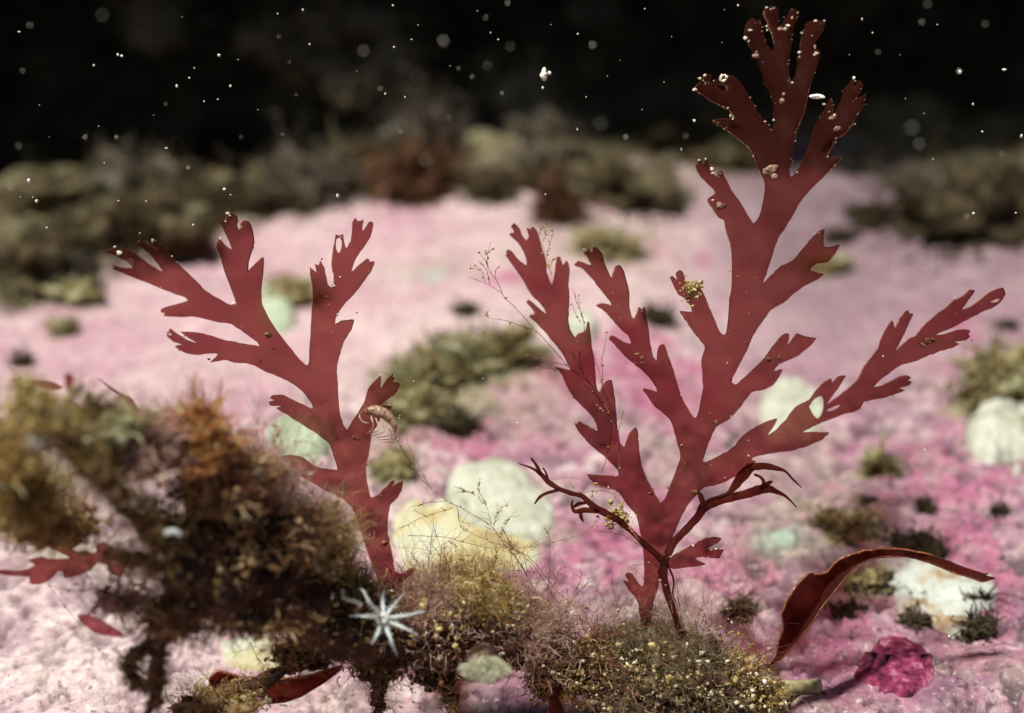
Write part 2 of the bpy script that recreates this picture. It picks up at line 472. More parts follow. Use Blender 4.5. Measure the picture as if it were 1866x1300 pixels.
    for sc_, lo, hi, cl, wt in ((330, .60, .70, (.07, .035, .05), .9), (520, .62, .70, (.62, .54, .49), .45), (190, .62, .72, (.11, .075, .06), .6)):
        ts = tnoise(n, l, sc_, 2, .5); ms = ramp(n, l, ts.outputs[0], [(lo, (0, 0, 0)), (hi, (1, 1, 1))])
        mu = n.new("ShaderNodeMath"); mu.operation = 'MULTIPLY'; l.new(ms.outputs[0], mu.inputs[0]); l.new(at.outputs["Alpha"], mu.inputs[1])
        m2 = n.new("ShaderNodeMath"); m2.operation = 'MULTIPLY'; m2.inputs[1].default_value = wt; l.new(mu.outputs[0], m2.inputs[0])
        mz = n.new("ShaderNodeMix"); mz.data_type = 'RGBA'; l.new(m2.outputs[0], mz.inputs[0]); l.new(last, mz.inputs[6]); mz.inputs[7].default_value = (*cl, 1); last = mz.outputs[2]
    l.new(last, b.inputs["Base Color"])
    b.inputs["Roughness"].default_value = .75; b.inputs["Specular IOR Level"].default_value = .3
    t2 = tnoise(n, l, 650, 6, .6)
    bp = n.new("ShaderNodeBump"); bp.inputs["Distance"].default_value = .0007; bp.inputs["Strength"].default_value = .8
    l.new(t2.outputs[0], bp.inputs["Height"]); l.new(bp.outputs[0], b.inputs["Normal"])
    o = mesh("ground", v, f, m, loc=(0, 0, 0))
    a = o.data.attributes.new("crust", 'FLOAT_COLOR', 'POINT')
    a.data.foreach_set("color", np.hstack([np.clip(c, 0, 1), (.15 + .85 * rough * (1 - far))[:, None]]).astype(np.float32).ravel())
    tag(o, kind="structure")


build_ground()


def build_wall():
    """the dark rock face behind: rises, then an added out-of-view overhang to shade the back of the rock, runs back over the top"""
    prof = np.array([(2.05, -.4), (2.0, .05), (1.86, .22), (1.55, .34), (1.15, .43), (.88, .49), (.86, .60), (1.25, 1.0), (2.4, 1.65), (3.2, 1.5), (3.6, .8), (3.7, -.4)])
    pr = spline(prof, 14); xs = np.linspace(-4.5, 4.5, 260)
    Xg = np.repeat(xs[None], len(pr), 0); Yg = np.repeat(pr[:, 0:1], len(xs), 1); Zg = np.repeat(pr[:, 1:2], len(xs), 1)
    v = np.stack([Xg, Yg, Zg], -1).reshape(-1, 3)
    k = fbm(v, 2.2, 5, 90)
    shade_lip = np.exp(-((v[:, 2] - .52) / .16) ** 2) * sstep(1.7, 1.2, v[:, 1])  # lip of the added overhang, shaped to set the shadow edge
    v[:, 1] += .11 * k * (1 - .65 * shade_lip) - shade_lip * (.06 * sstep(-.22, .14, v[:, 0]) - .040); v[:, 2] += .03 * fbm(v, 3, 3, 91)
    idx = np.arange(len(v)).reshape(len(pr), len(xs))
    f = np.stack([idx[:-1, :-1], idx[:-1, 1:], idx[1:, 1:], idx[1:, :-1]], -1).reshape(-1, 4)
    tag(mesh("rock_wall_shade_ledge", v, f, M['wall'], loc=(0, 2, 0)), kind="structure")


build_wall()


# ------------------------------------------------------------------ things growing on the rock
def crust(name, out, h, mat, label, cat, n=28, group=None, wob=.05, flat=2.2):
    """low shell or crust lying on the rock inside a photo outline"""
    out = np.array(out, float)
    if len(out) > 2:
        o2 = spline(np.vstack([out, out[:1]]), 4)[:-1]
    W = np.array([gpix(a, b)[0] for a, b in o2])
    c = W.mean(0)
    W = c + (W - c) * (1 + wob * fbm(W, 110, 2, 3))[:, None]
    rings = np.linspace(1, 0, 14)[:-1]
    v = []
    for r in rings:
        q = c + (W - c) * r
        z = ground_z(q[:, 0], q[:, 1]); e = (1 - r ** flat)
        lo = c[2] + (q[:, 2] - c[2])
        q[:, 2] = np.maximum(z, lo - .003) - .0008 + (h * e ** .6 + .0012) * (1 + .10 * fbm(q, 90, 3, 8)) if r < 1 else z - .002
        v.append(q)
    v.append(np.array([[c[0], c[1], ground_z(c[0:1], c[1:2])[0] + h]]))
    N = len(W); f = []
    for i in range(len(rings) - 1):
        for j in range(N):
            k = (j + 1) % N; f.append((i * N + j, i * N + k, (i + 1) * N + k, (i + 1) * N + j))
    t = len(rings) * N
    for j in range(N): f.append(((len(rings) - 1) * N + j, (len(rings) - 1) * N + (j + 1) % N, t))
    o = mesh(name, np.vstack(v), f, mat)
    return tag(o, label, cat, group)


def oval(cx, cy, rx, ry, rot=0.0, n=14):
    a = np.arange(n) / n * 2 * math.pi; r = 1 + .06 * np.sin(3 * a + cx) + .04 * np.sin(5 * a + cy)
    x, y = rx * r * np.cos(a), ry * r * np.sin(a)
    c, s = math.cos(rot), math.sin(rot)
    return [(cx + u * c - q * s, cy + u * s + q * c) for u, q in zip(x, y)]


crust("shell_patch", [(812, 872), (850, 848), (900, 838), (945, 850), (985, 885), (1012, 925), (1015, 950), (1000, 985), (960, 1000), (900, 995), (850, 968), (812, 925)], .004, M['shell'],
      "large whitish rounded shell on the pink rock between the two big fronds", "shell")
crust("shell_patch", [(705, 975), (718, 940), (760, 918), (810, 915), (850, 955), (905, 985), (985, 998), (985, 1025), (930, 1052), (830, 1066), (740, 1050)], .004, M['shell_yellow'],
      "yellow stained pale crust just right of the left frond's stem", "crust")
crust("shell_patch", [(1590, 1015), (1640, 1005), (1700, 1022), (1770, 1048), (1822, 1062), (1818, 1110), (1790, 1122), (1775, 1155), (1740, 1166), (1708, 1148), (1680, 1113), (1640, 1120), (1625, 1090), (1602, 1058)], .0022, M['shell_worn'],
      "worn white patch with orange stains under the arching curled blade", "crust")
crust("shell_patch", [(398, 1182), (440, 1168), (490, 1164), (530, 1188), (553, 1212), (500, 1224), (440, 1224), (410, 1212)], .003, M['shell_yellow'],
      "bright cream patch of rock crust seen beneath the overgrown stalk", "crust")
crust("limpet", oval(1440, 757, 62, 58), .007, M['shell'], "pale limpet behind the lower right branch of the tall frond", "limpet")
crust("limpet", oval(1823, 797, 66, 54, .2), .009, M['shell'], "pale rounded limpet at the right edge of the photo", "limpet")
crust("limpet", oval(503, 570, 32, 48, -.3), .006, M['shell_green'], "pale green limpet behind the left frond's third lobe", "limpet")
crust("limpet", oval(550, 808, 62, 40, .1), .006, M['shell_green'], "blurred pale green crust behind the left frond's lower lobes", "crust")
crust("limpet", oval(1060, 606, 30, 28), .007, M['shell'], "small white shell in the notch of the narrow left branch of the right frond", "shell")
crust("limpet", oval(1052, 326, 20, 20), .008, M['shell_green'], "small pale disc far back on the olive turf", "shell")
crust("barnacle", oval(1852, 868, 7, 7), .004, M['shell'], "tiny white dot of a barnacle below the right edge limpet", "barnacle")
crust("crimson_crust", [(1560, 1235), (1580, 1195), (1612, 1172), (1650, 1172), (1688, 1190), (1705, 1225), (1692, 1258), (1650, 1272), (1600, 1262)], .0022, M['crimson'],
      "knobbly crimson crust on the rock in the lower right", "crust", wob=.12, flat=3)


def turf_clump(name, label, cen, r, mat, nf, ln, grains=0, gm=None, rad=.00022, group=None, core=None, up=.6, kids=2, lump=.3, base=ICO3, cs=1.3, fsmall=1.0, gr=(.0006, .0018), cat="algae tuft", knobs=(), wisps=0, curl=.35):
    """a cushion of algae: dark core, filaments, caught grains"""
    cen = np.array(cen, float); r = np.array(r, float) * np.ones(3)
    t = empty(name, cen - np.array((0, 0, r[2] * .8)))
    tag(t, label, cat, group)
    v, f = blob(cen, r, base, lump, cs, int(abs(cen[0]) * 1000) % 97)
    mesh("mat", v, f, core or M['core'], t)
    if nf:
        k = RNG.integers(0, len(v), nf); root = v[k] + RNG.normal(0, 1, (nf, 3)) * r * .06
        dr = (v[k] - cen) / r; dr /= np.linalg.norm(dr, axis=1, keepdims=True) + 1e-9
        sel = dr[:, 2] > -.35
        root, dr = root[sel], dr[sel] + np.array((0, -.1, up)) + RNG.normal(0, .35, (sel.sum(), 3))
        q = fbm(root, .9 / ln, 2, 51); keep = q > -.28; root, dr, q = root[keep], dr[keep], q[keep]
        L = ln * RNG.uniform(.45, 1.25, len(root)) * np.clip(.55 + 1.1 * q, .3, 1.6)
        vv, ff = bushy(root, dr, L, rad, kids, curl)
        tag(mesh("filaments", vv, ff, mat, t), kind="stuff")
    if grains:
        k = RNG.integers(0, len(v), grains); dr = (v[k] - cen) / r
        c = v[k] + dr * (RNG.uniform(0, 1, (grains, 1)) ** 2 * ln * .6 + .0002) + RNG.normal(0, .0006, (grains, 3)) * (r / .01)
        sel = dr[:, 2] > -.45; c, dr = c[sel], dr[sel]
        h = len(c) * 3 // 10
        vv, ff = lumps(c[:h], gr[0] + (gr[1] - gr[0]) * RNG.uniform(0, 1, h) ** 2, ICO0, .5)
        tag(mesh("grains", vv, ff, gm or mat, t, smooth=False), kind="stuff")
        c, dr = c[h:], dr[h:]
        sz = gr[0] + (gr[1] - gr[0]) * RNG.uniform(0, 1, len(c)) ** 1.5
        A, RA = strands(c, dr * .8 + RNG.normal(0, .75, c.shape) + np.array((0, 0, up * .6)), sz * RNG.uniform(3, 9, len(c)), sz * .42, 4, .45, .5)
        tag(mesh("branchlets", *tubes(A, RA), mat, t), kind="stuff")
    for mt, cnt, lo, hi in knobs:
        k = RNG.integers(0, len(v), cnt); dr = (v[k] - cen) / r
        c = (v[k] + dr * (RNG.uniform(0, 1, (cnt, 1)) * ln * .6))[dr[:, 2] > -.3]
        vv, ff = lumps(c, lo + (hi - lo) * RNG.uniform(0, 1, len(c)) ** 2.5, ICO0, .65)
        tag(mesh("knobs", vv, ff, mt, t, smooth=False), kind="stuff")
    if wisps:
        k = RNG.integers(0, len(v), wisps); dr = (v[k] - cen) / r; sel = dr[:, 2] > .1
        vv, ff = bushy(v[k][sel], dr[sel] + np.array((0, 0, .8)) + RNG.normal(0, .3, (sel.sum(), 3)), ln * RNG.uniform(1.0, 2.2, sel.sum()), .00006, 4, .3, 8)
        tag(mesh("wisps", vv, ff, M['filament'], t), kind="stuff")
    return t


def rock_clump(px, py, rx, ry, mat, label, nf=220, grains=240, lift=.35, gm=None, core=None, fl=.6, **kw):
    g, d = gpix(px, py + ry * .7)
    m = mpp(d)
    c = g + np.array((0, 0, ry * m * lift))
    n = int(nf * 1.1); an = RNG.uniform(0, 2 * math.pi, n); ra = np.sqrt(RNG.uniform(.2, 1, n)) * (.8 + 1.3 * RNG.uniform(0, 1, n) ** 2)
    sx_, sy_ = g[0] + np.cos(an) * ra * rx * m, g[1] + np.sin(an) * ra * rx * m * .9
    ok = fbm(np.stack([sx_, sy_, 0 * sx_], -1), 1.2 / (rx * m), 2, 44) > -.15; sx_, sy_ = sx_[ok], sy_[ok]
    vs_, fs_ = lumps(np.stack([sx_, sy_, ground_z(sx_, sy_)], -1), RNG.uniform(.02, .09, len(sx_)) * ry * m + .0004, ICO0, .4)
    t = _clump(c, label, (rx * m, rx * m * .7, ry * m), mat, nf, grains, gm, core, d, m, ry, fl, kw)
    tag(mesh("skirt", vs_, fs_, gm or mat, t, smooth=False), kind="stuff")
    return t


def _clump(c, label, r3, mat, nf, grains, gm, core, d, m, ry, fl, kw):
    return turf_clump("algae_clump", label, c, r3, mat, nf, ry * m * fl, grains, gm or mat, rad=.00028 * d / .5, core=core or mat, lump=.75, base=ICO3, gr=(.02 * ry * m + .0003, .09 * ry * m + .0007), cs=2.4, **kw)


G_ROCK = "algae clumps on the pink rock"
for a in [
    (770, 675, 52, 36, 'turf_olive', "olive clump at left of the dark algae bank between the two big fronds"),
    (845, 650, 58, 38, 'turf_olive', "middle clump of the olive algae bank left of the right frond"),
    (925, 628, 46, 34, 'turf_olive', "olive clump ending the algae bank beside the narrow left branch"),
    (760, 738, 44, 30, 'turf_olive', "grey green clump just below the olive algae bank"),
    (838, 768, 30, 26, 'turf_dark', "small dark clump on magenta crust above the large whitish shell"),
    (1100, 445, 52, 24, 'turf_olive', "olive clump behind the tip of the second narrow branch"),
    (1195, 575, 24, 18, 'turf_dark', "dark blurred spot of algae between the narrow branch and the tall frond"),
    (540, 528, 38, 28, 'turf_olive', "olive clump right of the pale green limpet"),
    (115, 594, 22, 18, 'turf_olive', "round olive tuft alone on the pale pink rock at left"),
    (135, 530, 40, 20, 'turf_olive', "grey green tuft at the left border of the pink rock"),
    (38, 657, 14, 12, 'turf_dark', "small black tuft above the leftmost red sliver"),
    (1815, 690, 66, 62, 'turf_olive', "large dark olive tuft above the right edge limpet"),
    (1600, 840, 30, 26, 'turf_olive', "small olive tuft on the magenta rock at right"),
    (1545, 955, 46, 26, 'turf_olive', "grey green flat tuft left of the worn white patch"),
    (1578, 1056, 34, 22, 'turf_olive', "olive tuft touching the worn white patch under the curled blade"),
    (1665, 985, 38, 28, 'turf_dark', "dark purple tuft above the arch of the curled blade"),
    (1782, 1140, 24, 18, 'turf_dark', "black lump in place of the shadow at the lower right corner of the worn white patch"),  # dark clump set where a shadow lies on the rock
    (1786, 1096, 13, 10, 'turf_dark', "black lump on the right rim of the worn white patch"),
    (1668, 1128, 20, 12, 'turf_dark', "black lump below the left rim of the worn white patch"),
    (1345, 1112, 18, 20, 'turf_dark', "black tuft between the frond roots and the curled blade"),
    (1545, 1115, 24, 15, 'turf_dark', "small dark tuft right of the curled blade's broad part"),
    (1580, 410, 18, 10, 'turf_dark', "dark spot in the crevice right of the torn frond lobe"),
    (1525, 432, 24, 13, 'turf_dark', "black spot behind the torn tip of the upper right frond lobe"),
    (1835, 592, 14, 9, 'turf_dark', "small black spot right of the farthest frond tip"),
    (1580, 915, 10, 9, 'turf_dark', "tiny black hole like tuft on the magenta rock"),
    (1685, 922, 16, 13, 'turf_dark', "small black tuft on the ridge at right"),
    (1822, 930, 12, 9, 'turf_dark', "black tuft on the pink rock below the right edge limpet"),
    (1500, 478, 40, 14, 'turf_olive', "faint green tuft beside the upper right frond lobe"),
    (850, 562, 16, 14, 'turf_dark', "dark reddish spot of algae left of the narrow branch"),
    (715, 848, 30, 26, 'turf_olive', "green tuft right of the left frond's stem"),
    (1700, 1010, 20, 12, 'turf_dark', "dark tuft just above the end of the curled blade"),
]:
    big = a[2] > 40
    rock_clump(a[0], a[1], a[2], a[3], M[a[4]], a[5], nf=420 if big else 160, grains=600 if big else 200, group=G_ROCK, kids=1)

# the turf bank beyond the pink rock: cushions on its slope
G_BANK = "algae cushions on the far bank"
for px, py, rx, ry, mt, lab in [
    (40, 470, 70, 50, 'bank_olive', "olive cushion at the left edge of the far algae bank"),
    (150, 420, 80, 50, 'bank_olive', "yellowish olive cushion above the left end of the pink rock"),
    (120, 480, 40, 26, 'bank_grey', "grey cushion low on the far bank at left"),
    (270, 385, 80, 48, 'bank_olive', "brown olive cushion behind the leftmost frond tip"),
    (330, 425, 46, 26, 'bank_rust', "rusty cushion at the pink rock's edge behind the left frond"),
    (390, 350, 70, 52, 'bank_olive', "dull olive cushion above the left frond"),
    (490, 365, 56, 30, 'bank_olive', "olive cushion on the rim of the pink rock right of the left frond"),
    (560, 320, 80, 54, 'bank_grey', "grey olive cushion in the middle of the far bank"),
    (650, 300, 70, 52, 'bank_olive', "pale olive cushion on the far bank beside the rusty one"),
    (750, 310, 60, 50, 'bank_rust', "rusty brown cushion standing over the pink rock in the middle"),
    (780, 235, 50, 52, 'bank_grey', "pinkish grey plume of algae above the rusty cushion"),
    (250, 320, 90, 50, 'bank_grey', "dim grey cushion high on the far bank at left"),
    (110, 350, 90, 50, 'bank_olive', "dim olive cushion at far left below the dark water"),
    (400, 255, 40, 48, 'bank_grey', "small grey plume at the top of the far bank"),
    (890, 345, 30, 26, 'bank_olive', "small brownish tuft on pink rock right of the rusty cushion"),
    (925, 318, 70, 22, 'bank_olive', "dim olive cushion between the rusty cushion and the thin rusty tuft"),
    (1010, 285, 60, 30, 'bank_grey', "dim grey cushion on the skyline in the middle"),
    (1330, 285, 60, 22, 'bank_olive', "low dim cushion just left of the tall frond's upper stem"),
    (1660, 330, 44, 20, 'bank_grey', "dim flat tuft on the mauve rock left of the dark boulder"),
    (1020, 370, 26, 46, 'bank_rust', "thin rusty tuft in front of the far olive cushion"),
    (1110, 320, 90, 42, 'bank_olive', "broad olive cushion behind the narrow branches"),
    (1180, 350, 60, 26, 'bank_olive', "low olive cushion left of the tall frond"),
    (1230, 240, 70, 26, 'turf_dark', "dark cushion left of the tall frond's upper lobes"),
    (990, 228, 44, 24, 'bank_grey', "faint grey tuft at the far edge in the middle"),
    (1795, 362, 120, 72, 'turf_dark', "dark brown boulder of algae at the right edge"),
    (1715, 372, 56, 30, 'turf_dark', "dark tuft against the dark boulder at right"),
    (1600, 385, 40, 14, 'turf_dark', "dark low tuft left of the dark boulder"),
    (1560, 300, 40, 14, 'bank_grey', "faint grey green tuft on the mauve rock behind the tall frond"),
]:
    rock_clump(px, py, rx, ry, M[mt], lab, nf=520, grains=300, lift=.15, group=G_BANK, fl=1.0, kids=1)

# pale growths on the dark face far behind
G_FAR = "pale growths in the dark behind"
for px, py, rx, ry, d, lab in [
    (640, 160, 42, 34, 1.0, "pale blurred knob in the dark above the far bank"),
    (725, 135, 34, 34, 1.02, "pale blurred knob right of the brightest one in the dark"),
    (600, 60, 40, 24, 1.06, "blue grey smear of growth high in the dark"),
    (660, 45, 46, 16, 1.06, "pale streak of growth at the top of the dark water"),
    (480, 82, 36, 16, 1.08, "faint pale patch of growth upper left of the knobs"),
    (540, 110, 26, 40, 1.06, "faint hanging growth left of the brightest knob"),
    (285, 55, 34, 50, 1.12, "very faint violet growth in the dark upper left"),
    (1080, 28, 40, 22, 1.22, "very faint growth at the top middle in the dark"),
    (960, 190, 40, 46, 1.04, "faint curved plume of growth in the dark middle"),
]:
    m = mpp(d); c = P(px, py, d)
    turf_clump("pale_growth", lab, c, (rx * m * .8, rx * m * .6, ry * m * .8), M['turf_grey'], 260, ry * m * .9, 200, M['turf_grey'], rad=.0007, group=G_FAR, core=M['turf_grey'], base=ICO3, lump=.9, cs=2.2, gr=(.001, .004), cat="growth")
    yb = np.array((c[0] + .02, c[1] + .03, float(ground_z(c[0] + .02, c[1] + .03)) - .01))
    st = spline([tuple(c), tuple((c + yb) / 2 + np.array((.008, 0, .005))), tuple(yb)], 8)
    v, f = tube1(st, np.linspace(.0015, .003, len(st)), 8, .3, 60)
    root = [o for o in COL.objects if o.get("label") == lab][0]
    mesh("stem", v, f, M['turf_dark'], root)


# ------------------------------------------------------------------ the red fronds
def inside(pts, poly):
    x, y = pts[:, 0], pts[:, 1]; r = np.zeros(len(pts), bool); n = len(poly)
    for i in range(n):
        x1, y1 = poly[i]; x2, y2 = poly[(i + 1) % n]
        c = ((y1 > y) != (y2 > y)) & (x < (x2 - x1) * (y - y1) / ((y2 - y1) if y2 != y1 else 1e-9) + x1)
        r ^= c
    return r


def plate(name, out, dfun, mats, parent, thick=.00045, step=13, holes=(), smooth_n=3, jag=.7):
    """a thin solid blade: traced outline, its own depth and thickness, rim as a second material"""
    out = np.array(out, float)
    o2 = spline(np.vstack([out, out[:1]]), smooth_n)[:-1]
    # keep the corners of the trace: blend the spline with straight edges
    lin = np.vstack([out[i] + (out[(i + 1) % len(out)] - out[i]) * t for i in range(len(out)) for t in np.arange(smooth_n) / smooth_n])
    o2 = .62 * o2 + .38 * lin
    q = np.hstack([o2, np.zeros((len(o2), 1))])
    o2 = o2 + jag * np.stack([fbm(q, .16, 3, 1), fbm(q, .16, 3, 2)], -1)
    gx, gy = np.meshgrid(np.arange(o2[:, 0].min(), o2[:, 0].max(), step), np.arange(o2[:, 1].min(), o2[:, 1].max(), step))
    g = np.stack([gx.ravel(), gy.ravel()], -1) + RNG.uniform(-2, 2, (gx.size, 2))
    g = g[inside(g, o2)]
    dmin = np.array([np.min(np.hypot(*(o2 - a).T)) for a in g]) if len(g) else np.zeros(0)
    g = g[dmin > step * .45]
    vs = [Vector(a) for a in o2] + [Vector(a) for a in g]
    n = len(o2); ed = [(i, (i + 1) % n) for i in range(n)]
    hl = []
    for h in holes:
        h2 = spline(np.vstack([h, h[:1]]), 3)[:-1]; s = len(vs); vs += [Vector(a) for a in h2]; ed += [(s + i, s + (i + 1) % len(h2)) for i in range(len(h2))]; hl.append(h2)
    r = delaunay_2d_cdt(vs, ed, [], 0, 1e-4)
    v2 = np.array([tuple(a) for a in r[0]]); tri = np.array(r[2])
    cen = v2[tri].mean(1); keep = inside(cen, o2)
    for h in hl: keep &= ~inside(cen, h)
    tri = tri[keep]
    used = np.unique(tri); mp = -np.ones(len(v2), int); mp[used] = np.arange(len(used)); v2 = v2[used]; tri = mp[tri]
    d = dfun(v2[:, 0], v2[:, 1])
    w3 = P(v2[:, 0], v2[:, 1], d)
    # vertex normals of the sheet
    nrm = np.zeros_like(w3); fn = np.cross(w3[tri[:, 1]] - w3[tri[:, 0]], w3[tri[:, 2]] - w3[tri[:, 0]])
    fl = (fn @ FWD) > 0; tri[fl] = tri[fl][:, ::-1]; fn[fl] *= -1
    for k in range(3): np.add.at(nrm, tri[:, k], fn)
    nrm /= np.linalg.norm(nrm, axis=1, keepdims=True) + 1e-15
    N = len(w3)
    V = np.vstack([w3 + nrm * thick / 2, w3 - nrm * thick / 2])
    E = {}
    for a, b, c in tri:
        for e in ((a, b), (b, c), (c, a)): E[e] = 1
    rim = [(b, a, a + N, b + N) for a, b in E if (b, a) not in E]
    F = [tuple(x) for x in tri] + [tuple(x[::-1] + N) for x in tri] + rim
    mi = [0] * (2 * len(tri)) + [1] * len(rim)
    o = mesh(name, V, F, mats, parent, mi=mi)
    bv = np.array([w3[a] for a, b in E if (b, a) not in E])
    return o, bv, w3


def beads(name, pts, n, rmin, rmax, mat, parent, spread=.0003):
    k = RNG.integers(0, len(pts), n)
    c = pts[k] + RNG.normal(0, spread, (n, 3)) - FWD * .0002
    r = rmin + (rmax - rmin) * RNG.uniform(0, 1, n) ** 3
    v, f = lumps(c, r, ICO0, .5)
    return tag(mesh(name, v, f, mat, parent, smooth=False), kind="stuff")


LEFT = [(684,1046),(667,999),(653,951),(640,924),(626,911),(609,902),(592,894),(552,870),(511,853),(524,846),(509,834),(528,829),(552,834),(568,846),(585,853),(609,856),(616,857),(609,833),(601,811),(592,802),
(579,792),(552,775),(524,757),(504,745),(514,741),(494,739),(489,733),(501,730),(492,726),(497,720),(518,721),(538,731),(558,740),(571,745),(565,731),(552,714),(535,701),(518,692),(500,684),(485,678),(464,667),(443,662),(427,661),(409,656),(383,661),(397,646),(380,644),(359,647),(338,644),(325,637),(319,631),(332,629),(317,623),(303,612),(315,611),(308,606),(310,599),(323,608),(338,618),(349,623),(359,625),(346,618),(333,608),(332,605),(349,605),(367,607),(385,612),(404,619),(425,623),(446,627),(472,631),(469,624),(456,614),(438,601),(422,591),(404,588),(385,585),(367,580),(349,577),(330,578),(299,576),(301,571),(294,569),(294,563),(312,557),(330,552),(343,548),(337,542),(317,535),(291,525),(265,514),(239,504),(221,497),(204,490),(209,487),(200,482),(218,486),(242,489),(228,475),(208,465),(191,459),(205,454),(213,452),(228,453),(244,462),(260,472),(278,486),(296,495),(283,475),(268,459),(253,448),(249,441),(260,440),(276,450),(283,454),(278,442),(281,438),(296,450),(312,465),(325,480),(344,499),(359,514),(375,530),(396,543),(417,555),(431,554),(422,527),(409,493),(400,465),(393,450),(397,438),(402,437),(411,448),(421,455),(422,448),(414,431),(406,416),(401,407),(404,401),(411,403),(415,389),(423,389),(432,394),(434,404),(431,412),(435,419),(440,414),(439,407),(445,402),(453,403),(458,415),(463,433),(461,449),(456,465),(452,480),(452,496),(458,488),(469,478),(479,469),(480,483),(478,506),(476,533),(478,554),(487,574),(503,601),(519,622),(537,645),(550,659),(558,666),(563,663),(564,642),(566,611),(568,569),(570,543),(569,522),(566,504),(564,488),(572,493),(577,497),(574,482),(580,484),(584,476),(591,488),(594,503),(597,517),(602,524),(609,520),(607,499),(604,483),(605,465),(609,444),(611,429),(619,430),(625,427),(627,441),(631,452),(639,438),(642,423),(642,407),(647,398),(653,404),(662,401),(660,415),(660,421),(668,412),(673,405),(680,407),(678,425),(670,441),(657,459),(647,475),(640,495),(655,483),(670,472),(674,478),(682,477),(676,493),(665,509),(652,527),(639,543),(626,556),(615,572),(610,585),(611,593),(621,586),(642,583),(645,585),(639,601),(628,618),(621,637),(615,658),(613,679),(615,700),(616,724),(619,752),(626,775),(633,784),(643,767),(656,748),(665,731),(670,711),(684,694),(694,685),(694,697),(694,708),(704,694),(716,682),(719,689),(716,697),(729,699),(724,714),(707,728),(694,738),(714,741),(706,750),(695,757),(687,775),(677,789),(673,819),(667,850),(667,870),(672,894),(677,907),(690,901),(706,884),(716,875),(719,878),(713,889),(721,882),(734,876),(731,894),(721,911),(711,921),(707,941),(706,965),(711,992),(716,1019),(719,1040),(731,1046),(748,1036),(756,1039),(741,1056),(721,1066),(712,1085),(696,1085)]

